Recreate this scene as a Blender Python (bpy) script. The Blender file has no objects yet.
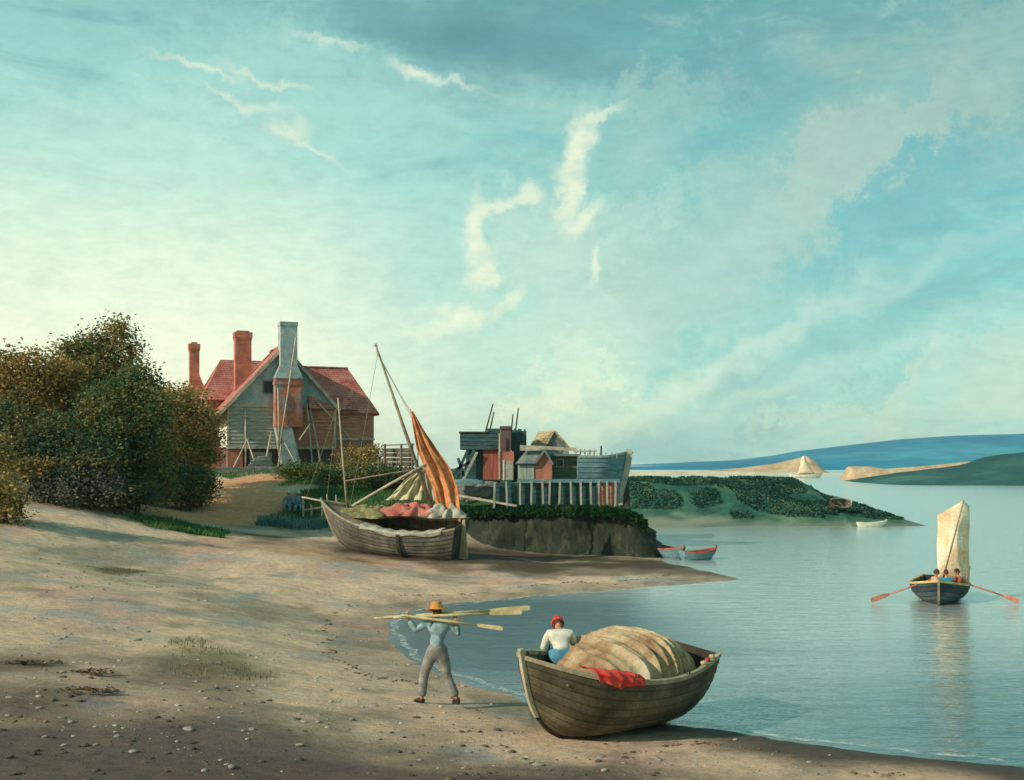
import bpy, bmesh, math, random
import numpy as np
from mathutils import Vector, Matrix, Euler
R = math.radians
random.seed(7); rng = np.random.default_rng(11)
scn = bpy.context.scene
COL = scn.collection
CZ, F, HX, HY = 4.3, 1100.0, 512.0, 462.0      # eye height, focal length in pixels, horizon

def P(px, py, Y): return Vector(((px-HX)/F*Y, Y, CZ-(py-HY)/F*Y))
def G(px, py, z=0.0):
    Y = (CZ-z)*F/(py-HY); return Vector(((px-HX)/F*Y, Y, z))
def lin(c):
    r = []
    for v in c[:3]:
        v = v/255.0
        r.append(v/12.92 if v <= .04045 else ((v+.055)/1.055)**2.4)
    return (r[0], r[1], r[2], 1.0)

# ------------------------------------------------------------------ materials
def new_mat(name):
    m = bpy.data.materials.new(name); m.use_nodes = True
    return m, m.node_tree.nodes, m.node_tree.links, m.node_tree.nodes['Principled BSDF']
def ramp(nt, stops, interp='LINEAR'):
    r = nt.new('ShaderNodeValToRGB'); e = r.color_ramp.elements
    r.color_ramp.interpolation = interp
    while len(e) > 1: e.remove(e[-1])
    e[0].position = stops[0][0]; e[0].color = stops[0][1]
    for p, c in stops[1:]:
        k = e.new(p); k.color = c
    return r
def math_node(nt, lk, op, a, b=None, c=None, clamp=False):
    n = nt.new('ShaderNodeMath'); n.operation = op; n.use_clamp = clamp
    for i, v in enumerate((a, b, c)):
        if v is None: continue
        if isinstance(v, (int, float)): n.inputs[i].default_value = v
        else: lk.new(v, n.inputs[i])
    return n.outputs[0]
def mix_rgb(nt, lk, fac, a, b, mode='MIX'):
    n = nt.new('ShaderNodeMix'); n.data_type = 'RGBA'; n.blend_type = mode
    for s, v in ((n.inputs[0], fac), (n.inputs[6], a), (n.inputs[7], b)):
        if isinstance(v, (int, float)): s.default_value = v
        elif isinstance(v, tuple): s.default_value = v
        else: lk.new(v, s)
    return n.outputs[2]
def noise_node(nt, lk, vec, scale, detail=5, rough=.6, dist=0):
    n = nt.new('ShaderNodeTexNoise'); n.inputs['Scale'].default_value = scale
    n.inputs['Detail'].default_value = detail; n.inputs['Roughness'].default_value = rough
    n.inputs['Distortion'].default_value = dist
    if vec is not None: lk.new(vec, n.inputs['Vector'])
    return n.outputs['Fac']
def mapped(nt, lk, stretch=(1,1,1), coords='Object'):
    tc = nt.new('ShaderNodeTexCoord'); mp = nt.new('ShaderNodeMapping')
    mp.inputs['Scale'].default_value = stretch
    lk.new(tc.outputs[coords], mp.inputs['Vector'])
    return mp.outputs[0]
def pmat(name, cols, scale=3.0, rough=.85, bump=.25, stretch=(1,1,1), fine=None, detail=6, spec=.3, bscale=None, translucent=0):
    """mottled natural surface: colours spread by noise, finer grain on top, bump"""
    m, nt, lk, b = new_mat(name)
    v = mapped(nt, lk, stretch)
    n1 = noise_node(nt, lk, v, scale, detail, .62, .3)
    k = len(cols)
    st = [(.32+.36*i/max(1, k-1), lin(c)) for i, c in enumerate(cols)]
    r = ramp(nt, st); lk.new(n1, r.inputs[0])
    n2 = noise_node(nt, lk, v, (fine or scale*9), 4, .7)
    g = ramp(nt, [(.3, (.72,.72,.72,1)), (.7, (1.18,1.16,1.12,1))]); lk.new(n2, g.inputs[0])
    c = mix_rgb(nt, lk, 1.0, r.outputs[0], g.outputs[0], 'MULTIPLY')
    lk.new(c, b.inputs['Base Color'])
    b.inputs['Roughness'].default_value = rough
    b.inputs['Specular IOR Level'].default_value = spec
    if bump:
        bp = nt.new('ShaderNodeBump'); bp.inputs['Strength'].default_value = bump
        bp.inputs['Distance'].default_value = .03
        n3 = noise_node(nt, lk, v, bscale or scale*5, 5, .7)
        lk.new(n3, bp.inputs['Height']); lk.new(bp.outputs[0], b.inputs['Normal'])
    return m
def hull_mat(name, cols, seam=.16, dark=.35, lite=1.35):
    m = pmat(name, cols, 1.6, .8, .3, fine=14); nt, lk = m.node_tree.nodes, m.node_tree.links; b = nt['Principled BSDF']
    at = nt.new('ShaderNodeAttribute'); at.attribute_name = 'strake'
    fl = math_node(nt, lk, 'FLOOR', at.outputs['Fac']); fr = math_node(nt, lk, 'FRACT', at.outputs['Fac'])
    wn = nt.new('ShaderNodeTexWhiteNoise'); wn.noise_dimensions = '1D'; lk.new(fl, wn.inputs['W'])
    var = math_node(nt, lk, 'ADD', math_node(nt, lk, 'MULTIPLY', wn.outputs['Value'], .45), .78)
    sr = ramp(nt, [(0,(dark,)*3+(1,)),(seam,(dark*1.3,)*3+(1,)),(seam+.12,(1,1,1,1)),(.8,(1,1,1,1)),(.95,(lite,)*3+(1,))]); lk.new(fr, sr.inputs[0])
    old = b.inputs['Base Color'].links[0].from_socket
    c = mix_rgb(nt, lk, 1, old, sr.outputs[0], 'MULTIPLY'); cb = nt.new('ShaderNodeCombineXYZ')
    for i in range(3): lk.new(var, cb.inputs[i])
    lk.new(mix_rgb(nt, lk, 1, c, cb.outputs[0], 'MULTIPLY'), b.inputs['Base Color']); return m
def leaf_mat(name, cols, scale=.35, trans=.38):
    m, nt, lk, b = new_mat(name)
    v = mapped(nt, lk)
    n1 = noise_node(nt, lk, v, scale, 4, .6)
    gi = nt.new('ShaderNodeNewGeometry')
    f = math_node(nt, lk, 'ADD', n1, math_node(nt, lk, 'MULTIPLY', math_node(nt, lk, 'SUBTRACT', gi.outputs['Random Per Island'], .5), .34))
    k = len(cols)
    r = ramp(nt, [(.3+.42*i/(k-1), lin(c)) for i, c in enumerate(cols)]); lk.new(f, r.inputs[0])
    lk.new(r.outputs[0], b.inputs['Base Color']); b.inputs['Roughness'].default_value = .75
    b.inputs['Specular IOR Level'].default_value = .15
    t = nt.new('ShaderNodeBsdfTranslucent'); lk.new(r.outputs[0], t.inputs[0])
    ms = nt.new('ShaderNodeMixShader'); ms.inputs[0].default_value = trans
    lk.new(b.outputs[0], ms.inputs[1]); lk.new(t.outputs[0], ms.inputs[2])
    lk.new(ms.outputs[0], nt['Material Output'].inputs[0])
    return m
def brick_mat(name, c1, c2, mortar, patch=None):
    m, nt, lk, b = new_mat(name)
    tc = nt.new('ShaderNodeTexCoord'); sp = nt.new('ShaderNodeSeparateXYZ'); lk.new(tc.outputs['Object'], sp.inputs[0])
    u = math_node(nt, lk, 'ADD', sp.outputs[0], sp.outputs[1])
    cb = nt.new('ShaderNodeCombineXYZ'); lk.new(u, cb.inputs[0]); lk.new(sp.outputs[2], cb.inputs[1])
    bt = nt.new('ShaderNodeTexBrick'); lk.new(cb.outputs[0], bt.inputs['Vector'])
    bt.inputs['Color1'].default_value = lin(c1); bt.inputs['Color2'].default_value = lin(c2); bt.inputs['Mortar'].default_value = lin(mortar)
    bt.inputs['Scale'].default_value = 1; bt.inputs['Brick Width'].default_value = .26; bt.inputs['Row Height'].default_value = .095
    bt.inputs['Mortar Size'].default_value = .012
    n1 = noise_node(nt, lk, tc.outputs['Object'], 1.1, 6, .7)
    g = ramp(nt, [(.35, (.55,.55,.6,1)), (.65, (1.15,1.1,1.05,1))]); lk.new(n1, g.inputs[0])
    c = mix_rgb(nt, lk, 1.0, bt.outputs[0], g.outputs[0], 'MULTIPLY')
    if patch:
        n2 = noise_node(nt, lk, tc.outputs['Object'], .8, 5, .7)
        pr = ramp(nt, [(.5, (0,0,0,1)), (.6, (1,1,1,1))]); lk.new(n2, pr.inputs[0])
        c = mix_rgb(nt, lk, pr.outputs[0], c, lin(patch))
    lk.new(c, b.inputs['Base Color']); b.inputs['Roughness'].default_value = .9
    bp = nt.new('ShaderNodeBump'); bp.inputs['Strength'].default_value = .4; bp.inputs['Distance'].default_value = .01
    lk.new(bt.outputs['Fac'], bp.inputs['Height']); bp.invert = True; lk.new(bp.outputs[0], b.inputs['Normal'])
    return m
def tile_mat(name, cols):
    m, nt, lk, b = new_mat(name)
    tc = nt.new('ShaderNodeTexCoord'); sp = nt.new('ShaderNodeSeparateXYZ'); lk.new(tc.outputs['Object'], sp.inputs[0])
    u = math_node(nt, lk, 'ADD', sp.outputs[0], sp.outputs[1])
    cb = nt.new('ShaderNodeCombineXYZ'); lk.new(u, cb.inputs[0]); lk.new(sp.outputs[2], cb.inputs[1])
    bt = nt.new('ShaderNodeTexBrick'); lk.new(cb.outputs[0], bt.inputs['Vector'])
    bt.inputs['Color1'].default_value = (.8,.8,.8,1); bt.inputs['Color2'].default_value = (1.1,1.1,1.1,1); bt.inputs['Mortar'].default_value = (.45,.42,.42,1)
    bt.inputs['Scale'].default_value = 1; bt.inputs['Brick Width'].default_value = .2; bt.inputs['Row Height'].default_value = .15
    bt.inputs['Mortar Size'].default_value = .012
    n1 = noise_node(nt, lk, tc.outputs['Object'], .9, 7, .72, .5)
    r = ramp(nt, [(.3+.4*i/(len(cols)-1), lin(c)) for i, c in enumerate(cols)]); lk.new(n1, r.inputs[0])
    c = mix_rgb(nt, lk, 1.0, r.outputs[0], bt.outputs[0], 'MULTIPLY')
    lk.new(c, b.inputs['Base Color']); b.inputs['Roughness'].default_value = .85
    bp = nt.new('ShaderNodeBump'); bp.inputs['Strength'].default_value = .6; bp.inputs['Distance'].default_value = .03
    lk.new(bt.outputs['Fac'], bp.inputs['Height']); bp.invert = True; lk.new(bp.outputs[0], b.inputs['Normal'])
    return m

M = {}
M['red_tile']   = tile_mat('red_tile', [(136,72,62),(176,98,84),(200,128,110),(214,160,140)])
M['cream_tile'] = tile_mat('cream_tile', [(150,130,98),(190,172,130),(214,196,150)])
M['brick']      = brick_mat('brick', (190,104,82), (208,122,94), (166,134,112))
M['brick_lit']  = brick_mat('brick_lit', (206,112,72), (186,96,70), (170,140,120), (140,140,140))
M['brick_dark'] = brick_mat('brick_dark', (112,82,74), (96,80,78), (90,90,88))
M['render']     = pmat('grey_render', [(130,148,150),(156,172,170),(182,192,182)], 1.6, .9, .3, fine=9)
M['board_grey'] = pmat('grey_boards', [(124,134,130),(156,160,148),(184,184,166)], 1.4, .85, .3, (1,1,7))
M['board_red']  = pmat('red_boards', [(158,98,86),(188,122,104),(206,148,126)], 1.6, .85, .3, (1,1,7))
M['board_red2'] = pmat('upright_red_boards', [(104,66,60),(146,84,72),(164,104,86)], 1.8, .85, .3, (9,9,.6))
M['board_teal'] = pmat('tarred_teal_boards', [(34,58,60),(52,82,82),(72,100,96)], 1.6, .8, .3, (1,1,6))
M['board_blue'] = pmat('blue_grey_boards', [(72,104,112),(96,130,136),(122,152,152)], 1.6, .8, .3, (1,1,6))
M['board_green']= pmat('green_boards', [(58,80,66),(84,104,82),(106,118,92)], 1.6, .85, .3, (1,1,6))
M['board_pale'] = pmat('pale_upright_boards', [(116,130,122),(152,164,150),(178,184,166)], 2.2, .85, .3, (8,8,.6))
M['shingle']    = pmat('grey_shingle', [(84,100,102),(112,124,120),(136,142,130)], 1.8, .9, .4)
M['white_wash'] = pmat('whitewash', [(190,196,178),(214,216,196),(228,228,208)], 1.4, .9, .2)
M['pale_wood']  = pmat('pale_timber', [(140,128,112),(176,166,146),(200,190,168)], 2.5, .8, .3, (1,1,.5))
M['mid_wood']   = pmat('weathered_timber', [(92,84,70),(124,114,94),(150,138,114)], 2.5, .85, .3)
M['dark_wood']  = pmat('dark_timber', [(42,42,38),(60,58,50),(80,74,62)], 2.5, .85, .3)
M['hull_grey']  = hull_mat('weathered_hull', [(62,56,44),(88,80,62),(112,104,82)], dark=.5)
M['hull_smack'] = hull_mat('silvered_hull', [(74,72,66),(102,98,88),(132,126,110)], dark=.5)
M['hull_inner'] = pmat('hull_inside', [(70,62,50),(100,90,72),(120,108,86)], 2, .85, .3)
M['hull_blue']  = hull_mat('blue_black_hull', [(34,46,54),(50,64,70),(70,84,86)])
M['gunwale']    = pmat('gunwale_wood', [(130,122,102),(160,150,124),(186,176,146)], 3, .75, .2)
M['yellow_wood']= pmat('ochre_rail', [(168,144,84),(196,170,104),(206,186,126)], 3, .7, .2)
M['red_wood']   = pmat('reddish_paint', [(150,70,60),(180,92,78),(190,110,94)], 3, .7, .2)
M['oar_red']    = pmat('reddish_oar', [(156,92,80),(186,118,100),(196,138,118)], 5, .6, .1)
M['oar_cream']  = pmat('cream_oar', [(160,148,108),(192,178,134),(208,196,152)], 4, .7, .1)
M['stem_pale']  = pmat('pale_stem', [(150,142,116),(184,174,144),(204,194,164)], 3, .75, .2)
M['canvas']     = pmat('folded_canvas', [(118,92,62),(156,130,96),(190,170,134),(212,202,174)], 1.3, .9, .35, fine=14)
M['sail_cream'] = pmat('cream_sail', [(206,158,120),(218,192,152),(228,212,182),(232,222,196)], 1.6, .85, .2)
M['sail_tan']   = pmat('tanned_sail', [(164,98,58),(198,132,82),(216,160,116)], 3.5, .9, .4)
M['sail_yellow']= pmat('pale_yellow_canvas', [(150,144,112),(190,182,144),(208,200,166)], 2.5, .9, .4)
M['cloth_red']  = pmat('red_cloth', [(176,44,38),(210,66,54),(224,92,76)], 5, .85, .3)
M['cloth_pink'] = pmat('faded_red_cloth', [(150,80,70),(178,104,92),(196,134,118)], 2.5, .9, .5)
M['net_green']  = pmat('green_net', [(92,96,64),(120,120,80),(150,144,104)], 5, .95, .8)
M['cloth_grey'] = pmat('pale_grey_cloth', [(136,136,124),(172,170,154),(192,188,170)], 3, .9, .4)
M['skin']       = pmat('skin', [(176,122,96),(190,136,108)], 6, .6, 0)
M['hair']       = pmat('brown_hair', [(60,42,30),(84,60,42)], 30, .7, .2)
M['eye']        = pmat('eye_dark', [(30,26,24),(36,32,30)], 6, .3, 0)
M['shirt_blue'] = pmat('faded_blue_shirt', [(104,132,140),(134,162,166),(160,184,182)], 9, .9, .4)
M['trouser']    = pmat('grey_trousers', [(104,104,100),(138,136,130),(160,158,148)], 9, .9, .4)
M['shirt_white']= pmat('white_shirt', [(184,186,168),(214,212,194),(226,224,210)], 12, .9, .4)
M['trouser_blue']= pmat('blue_trousers', [(70,130,160),(96,156,180)], 9, .9, .3)
M['straw']      = pmat('straw_hat', [(160,104,44),(196,136,64),(212,160,90)], 20, .9, .4)
M['leather']    = pmat('dark_leather', [(34,30,28),(50,44,38)], 9, .6, .2)
M['shirt_teal'] = pmat('bright_blue_coat', [(30,120,150),(50,150,180)], 9, .9, .2)
M['shirt_pink'] = pmat('pinkish_shirt', [(196,150,130),(214,176,152)], 9, .9, .2)
M['shirt_red']  = pmat('rusty_shirt', [(140,70,56),(160,88,70)], 9, .9, .2)
M['dress']      = pmat('blue_grey_dress', [(92,124,138),(120,150,158)], 7, .9, .3)
M['cap_pale']   = pmat('pale_cap', [(168,196,190),(190,212,204)], 7, .9, .3)
M['bark']       = pmat('bark', [(56,46,36),(80,66,50),(104,88,68)], 3, .95, .6, (1,1,.3))
M['wharf']      = pmat('tarred_wharf_wall', [(22,30,22),(42,50,32),(26,42,30),(62,62,42),(36,62,40)], 2.4, .75, 1.0, (1,1,.22), fine=9, bscale=7, detail=9)
M['turf']       = pmat('turf', [(34,66,34),(52,88,44),(76,100,52)], .9, .95, .5)
M['glass']      = pmat('dark_window', [(28,36,44),(40,50,60)], 2, .2, 0)
M['rope']       = pmat('rope', [(120,112,92),(146,138,114)], 20, .9, 0)
M['stone']      = pmat('stone', [(112,108,98),(146,140,128),(176,170,156)], 6, .9, .3)
M['shell']      = pmat('shells', [(150,144,128),(186,180,162)], 6, .7, .2)
M['kelp']       = pmat('brown_kelp', [(74,54,36),(104,78,50),(136,108,76)], 4, .5, .3)
M['wall_stone'] = pmat('rubble_stone', [(84,98,98),(116,124,118),(140,142,130)], 2.6, .9, .6)
M['blade']      = leaf_mat('grass_blades', [(44,92,56),(74,116,62),(122,136,76)], .8, .2)
M['blade_dry']  = leaf_mat('dry_grass_blades', [(92,92,56),(122,116,72),(150,136,90)], .8, .2)
M['blade_blue'] = leaf_mat('blue_green_reeds', [(60,104,104),(96,138,132),(130,160,146)], 1.5, .2)

# ------------------------------------------------------------------ mesh building
def wloc(o):
    v = Vector((0,0,0))
    while o is not None: v += o.location; o = o.parent
    return v
class MB:
    def __init__(s): s.v = []; s.f = []
    def add(s, vs, fs):
        b = len(s.v); s.v.extend([Vector(p) for p in vs]); s.f.extend([tuple(i+b for i in f) for f in fs])
    def box(s, lo, hi):
        x0,y0,z0 = lo; x1,y1,z1 = hi
        s.add([(x0,y0,z0),(x1,y0,z0),(x1,y1,z0),(x0,y1,z0),(x0,y0,z1),(x1,y0,z1),(x1,y1,z1),(x0,y1,z1)],
              [(0,3,2,1),(4,5,6,7),(0,1,5,4),(1,2,6,5),(2,3,7,6),(3,0,4,7)])
    def bar(s, a, b, w, h, up=(0,0,1)):
        a, b = Vector(a), Vector(b); d = (b-a).normalized(); up = Vector(up)
        if abs(d.dot(up)) > .98: up = Vector((0,1,0))
        r = d.cross(up).normalized(); u = r.cross(d)
        vs = []
        for p in (a, b):
            for i, j in ((-1,-1),(1,-1),(1,1),(-1,1)): vs.append(p + r*i*w/2 + u*j*h/2)
        s.add(vs, [(3,2,1,0),(4,5,6,7),(0,1,5,4),(1,2,6,5),(2,3,7,6),(3,0,4,7)])
    def tube(s, pts, rad, n=8, cap=True):
        pts = [Vector(p) for p in pts]; k = len(pts)
        if not hasattr(rad, '__len__'): rad = [rad]*k
        base = len(s.v); prev = None
        for i, p in enumerate(pts):
            d = (pts[min(i+1,k-1)]-pts[max(i-1,0)]).normalized()
            if prev is None:
                up = Vector((0,0,1)) if abs(d.z) < .9 else Vector((1,0,0)); r = d.cross(up).normalized()
            else: r = (prev - d*prev.dot(d)).normalized()
            prev = r; u = d.cross(r)
            for j in range(n):
                a = 2*math.pi*j/n; s.v.append(p + (r*math.cos(a)+u*math.sin(a))*rad[i])
        for i in range(k-1):
            for j in range(n):
                a = base+i*n+j; b = base+i*n+(j+1)%n; s.f.append((a,b,b+n,a+n))
        if cap:
            s.f.append(tuple(base+j for j in range(n))[::-1]); s.f.append(tuple(base+(k-1)*n+j for j in range(n)))
    def prism(s, poly, thick):
        """extrude a closed polygon (list of points) by a vector"""
        n = len(poly); t = Vector(thick); a = [Vector(p) for p in poly]
        s.add(a+[p+t for p in a], [tuple(range(n))[::-1], tuple(range(n,2*n))]+[(i,(i+1)%n,n+(i+1)%n,n+i) for i in range(n)])
    def grid(s, rows):
        m = len(rows[0]); vs = [p for r in rows for p in r]
        s.add(vs, [(i*m+j, i*m+j+1, (i+1)*m+j+1, (i+1)*m+j) for i in range(len(rows)-1) for j in range(m-1)])
    def ball(s, c, r, n=10, m=7, sc=(1,1,1)):
        vs = []; c = Vector(c)
        for i in range(m+1):
            t = math.pi*i/m
            for j in range(n):
                a = 2*math.pi*j/n
                vs.append(c+Vector((r*sc[0]*math.sin(t)*math.cos(a), r*sc[1]*math.sin(t)*math.sin(a), r*sc[2]*math.cos(t))))
        s.add(vs, [(i*n+j, (i+1)*n+j, (i+1)*n+(j+1)%n, i*n+(j+1)%n) for i in range(m) for j in range(n)])
    def jitter(s, a):
        for i, v in enumerate(s.v): s.v[i] = v+Vector((random.uniform(-a,a) for _ in range(3)))
    def xf(s, mat):
        s.v = [mat @ v for v in s.v]; return s
    def build(s, name, mat, parent=None, world=False, smooth=False, bevel=0):
        off = wloc(parent) if (world and parent is not None) else Vector((0,0,0))
        me = bpy.data.meshes.new(name); me.from_pydata([tuple(v-off) for v in s.v], [], s.f)
        me.validate()
        bm = bmesh.new(); bm.from_mesh(me); bmesh.ops.recalc_face_normals(bm, faces=bm.faces); 
        if bevel:
            bmesh.ops.bevel(bm, geom=[e for e in bm.edges if len(e.link_faces)==2 and e.calc_face_angle(0) > .6], offset=bevel, segments=1, affect='EDGES')
        bm.to_mesh(me); bm.free()
        if smooth: me.polygons.foreach_set('use_smooth', [True]*len(me.polygons))
        me.materials.append(mat)
        o = bpy.data.objects.new(name, me); COL.objects.link(o)
        if parent is not None: o.parent = parent
        return o
def raw_mesh(name, V, Fc, mat, parent=None, smooth=False):
    me = bpy.data.meshes.new(name)
    V = np.asarray(V, np.float32); Fc = np.asarray(Fc, np.int32); k = Fc.shape[1]
    me.vertices.add(len(V)); me.vertices.foreach_set('co', V.ravel())
    me.loops.add(Fc.size); me.loops.foreach_set('vertex_index', Fc.ravel())
    me.polygons.add(len(Fc)); me.polygons.foreach_set('loop_start', np.arange(0, Fc.size, k, dtype=np.int32))
    me.polygons.foreach_set('loop_total', np.full(len(Fc), k, np.int32))
    if smooth: me.polygons.foreach_set('use_smooth', np.ones(len(Fc), bool))
    me.update(calc_edges=True); me.materials.append(mat)
    o = bpy.data.objects.new(name, me); COL.objects.link(o)
    if parent is not None: o.parent = parent
    return o
def tag(o, label=None, cat=None, group=None, kind=None):
    if label: o['label'] = label
    if cat: o['category'] = cat
    if group: o['group'] = group
    if kind: o['kind'] = kind
    return o
def thing(name, label, cat, loc=(0,0,0), rot=0, group=None):
    o = bpy.data.objects.new(name, None); COL.objects.link(o); o.location = loc
    o.rotation_euler = rot if hasattr(rot, '__len__') else (0,0,rot); o.empty_display_size = .2
    return tag(o, label, cat, group)
def dup(root, loc, rot=None, scale=None, label=None):
    r = root.copy(); COL.objects.link(r); r.location = loc
    if rot is not None: r.rotation_euler = rot if hasattr(rot, '__len__') else (0,0,rot)
    if scale is not None: r.scale = (scale,)*3 if not hasattr(scale,'__len__') else scale
    if label: r['label'] = label
    for ch in list(root.children):
        c = ch.copy(); COL.objects.link(c); c.parent = r
        for g in ch.children:
            d = g.copy(); COL.objects.link(d); d.parent = c
    return r

# ------------------------------------------------------------------ terrain
shore = [G(*p) for p in [(1024,768),(900,754),(800,742),(720,729),(660,722),(600,716),(545,706),(510,694),(470,684),(435,672),(405,655),(390,638),(386,624),(400,612),(440,605),(520,597),(600,591),(680,585),(742,579.5),(715,573),(685,566),(661,562)]]
shore = [(p.x, p.y) for p in shore]
shore += [(7,54),(6.5,60),(4,75),(2,100),(0,150),(-260,150),(-260,-40),(90,-40),(60,-3),(30,7.5),(16,13),(11,14.7)]
SH = np.array(shore)
def sdist(x, y):
    """signed distance to the waterline, positive on land"""
    p = np.stack([x, y], -1); best = np.full(x.shape, 1e9); ins = np.zeros(x.shape, bool)
    n = len(SH)
    for i in range(n):
        a, b = SH[i], SH[(i+1)%n]; ab = b-a
        t = np.clip(((p-a)@ab)/(ab@ab), 0, 1); d = np.linalg.norm(p-(a+t[...,None]*ab), axis=-1); best = np.minimum(best, d)
        c = (a[1] > y) != (b[1] > y)
        xi = (b[0]-a[0])*(y-a[1])/((b[1]-a[1]) if b[1] != a[1] else 1e-9)+a[0]
        ins ^= (c & (x < xi))
    return np.where(ins, best, -best)
ctl = [(0,780,12.4),(120,780,12.6),(250,780,13),(512,780,13.8),(700,778,14.2),(0,700,16),(120,700,16.2),(250,700,17.2),(440,705,18.45),(350,650,23),
 (0,600,24),(120,600,25.5),(200,600,28),(300,600,31),(370,600,32.2),(0,540,33),(60,530,37),(200,560,37),(300,560,37.5),(450,575,40.3),(560,575,41),
 (100,500,45.5),(0,495,43),(150,520,45),(200,520,47),(100,560,35),(330,542,47),(405,557,45),(470,554,44.8),(250,530,48.5),(232,512,54),(300,531,50),(300,512,53.5),(270,500,56),(230,478,64.5),(180,484,60),
 (228,471,70),(280,471,70),(330,470,71),(375,470,73),(340,492,57),(380,500,55),(440,506,53),(480,552,49.5),(558,560,48)]
cw = []
for px, py, Y in ctl:
    p = P(px, py, Y); cw.append((p.x, p.y, p.z))
cw += [(-1.6,49.0,.32),(0,48.8,.22),(1.5,48.6,.15),(-.6,52,.5),(2,52,.3),(4.5,53,.2),(-40,70,3.9),(-40,50,3.6),(-40,30,2.9),(-40,10,2.2),(-20,110,3.9),(-60,110,4.0),(0,110,3.2),(-20,85,3.9),(-12,85,3.8),(-5,70,3.0),(0,62,2.4),(-14,-10,2.0),(-30,-15,3),(0,-8,1.6),(10,-5,1.0),(0,3,1.2),(-9,5,1.3),(8,4,.7),(-80,40,4.2),(-80,-10,4)]
cw = np.array(cw)
def tps_fit(c):
    n = len(c); d = np.hypot(c[:,None,0]-c[None,:,0], c[:,None,1]-c[None,:,1])
    K = np.where(d > 0, d*d*np.log(d+1e-12), 0)+np.eye(n)*4.0
    Pm = np.c_[np.ones(n), c[:,:2]]
    A = np.block([[K, Pm],[Pm.T, np.zeros((3,3))]])
    return np.linalg.solve(A, np.r_[c[:,2], 0,0,0])
TW = tps_fit(cw)
def vnoise(x, y, s, seed=0):
    """cheap smooth value noise on arrays"""
    x = x/s+seed*17.3; y = y/s+seed*7.1
    xi, yi = np.floor(x), np.floor(y); fx, fy = x-xi, y-yi
    fx, fy = fx*fx*(3-2*fx), fy*fy*(3-2*fy)
    h = lambda a, b: np.modf(np.abs(np.sin(a*127.1+b*311.7+seed)*43758.5453))[0]
    return (h(xi,yi)*(1-fx)+h(xi+1,yi)*fx)*(1-fy)+(h(xi,yi+1)*(1-fx)+h(xi+1,yi+1)*fx)*fy
def smooth(a, b, t): t = np.clip((t-a)/(b-a), 0, 1); return t*t*(3-2*t)
def height(x, y):
    x = np.atleast_1d(np.asarray(x, float)); y = np.atleast_1d(np.asarray(y, float))
    T = TW[-3]+TW[-2]*x+TW[-1]*y
    for i in range(len(cw)):
        d2 = (x-cw[i,0])**2+(y-cw[i,1])**2
        T = T+TW[i]*np.where(d2 > 0, .5*d2*np.log(d2+1e-12), 0)
    T = np.clip(T, .12, 5.0)
    d = sdist(x, y)
    w = smooth(0, 4.5, d)
    z = (1-w)*.055*d+w*np.maximum(T, .12)
    z = np.where(d < 0, np.maximum(d*.10, -1.4), z)
    # steep turf step behind the beached boat
    n = (vnoise(x,y,1.7,1)-.5)*.10+(vnoise(x,y,.6,2)-.5)*.05+(vnoise(x,y,.23,3)-.5)*.022
    amp = np.where(d > 0, .25+.75*smooth(0, 6, d), .2)
    return z+n*amp
def gz(x, y): return float(height(x, y)[0])
def on(px, py, Y):
    """a point on the ground under pixel column px at distance Y"""
    x = (px-HX)/F*Y; return Vector((x, Y, gz(x, Y)))

NR, NU = 430, 470
r = 3.0*np.exp(np.linspace(0, math.log(170/3.0), NR)); Yg = -14+r
u = np.linspace(-1, 1, NU); u = np.sign(u)*np.abs(u)**1.25*1.15
X = (u[None,:]*r[:,None]); Yv = np.repeat(Yg[:,None], NU, 1)
Z = height(X.ravel(), Yv.ravel())
V = np.c_[X.ravel(), Yv.ravel(), Z]
i, j = np.meshgrid(np.arange(NR-1), np.arange(NU-1), indexing='ij'); a = (i*NU+j).ravel()
Fc = np.c_[a, a+1, a+NU+1, a+NU]
dsh = sdist(X.ravel(), Yv.ravel())

# ground colour: what the ground is made of plus one painted shade, laid out on the map in metres
def ell(c, rx, ry, x, y, ang=0, soft=.5, seed=0, rag=.5):
    ca, sa = math.cos(ang), math.sin(ang); dx, dy = x-c[0], y-c[1]
    q = np.hypot((dx*ca+dy*sa)/rx, (-dx*sa+dy*ca)/ry)
    q = q+(vnoise(x,y,min(rx,ry)*.6,seed+5)-.5)*rag*1.2+(vnoise(x,y,min(rx,ry)*.22,seed+9)-.5)*rag*.7
    return 1-smooth(1-soft, 1+soft*.4, q)
xx, yy = V[:,0], V[:,1]
base = np.array(lin((230,200,166))[:3])[None,:]*np.ones((len(V),1))
def lay(col, m):
    global base
    base = base*(1-m[:,None])+np.array(lin(col)[:3])[None,:]*m[:,None]
nA, nB, nC, nD = vnoise(xx,yy,2.6,21), vnoise(xx,yy,1.1,22), vnoise(xx,yy,3.3,23), vnoise(xx,yy,.5,24)
lay((216,174,150), smooth(.5,.75,nA*.7+nB*.3)*.75)
lay((160,160,142), smooth(.5,.75,nC*.6+nB*.2+nD*.2)*.7)
lay((172,182,178), smooth(.58,.8,nB*.7+nD*.3)*.6)
lay((164,146,104), smooth(.55,.8,nD*.5+nC*.5)*.55)
lay((150,132,116), smooth(.55,.8,vnoise(xx,yy,.8,27)*.6+vnoise(xx,yy,.35,28)*.4)*.45)
def gp(px, py, z): p = G(px, py, z); return (p.x, p.y)
# sandy track climbing to the house
for q in []: pass
lay((216,166,124), ell(gp(300,555,.7), 5, 3, xx, yy, .2, .6, 5)*.5)
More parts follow.
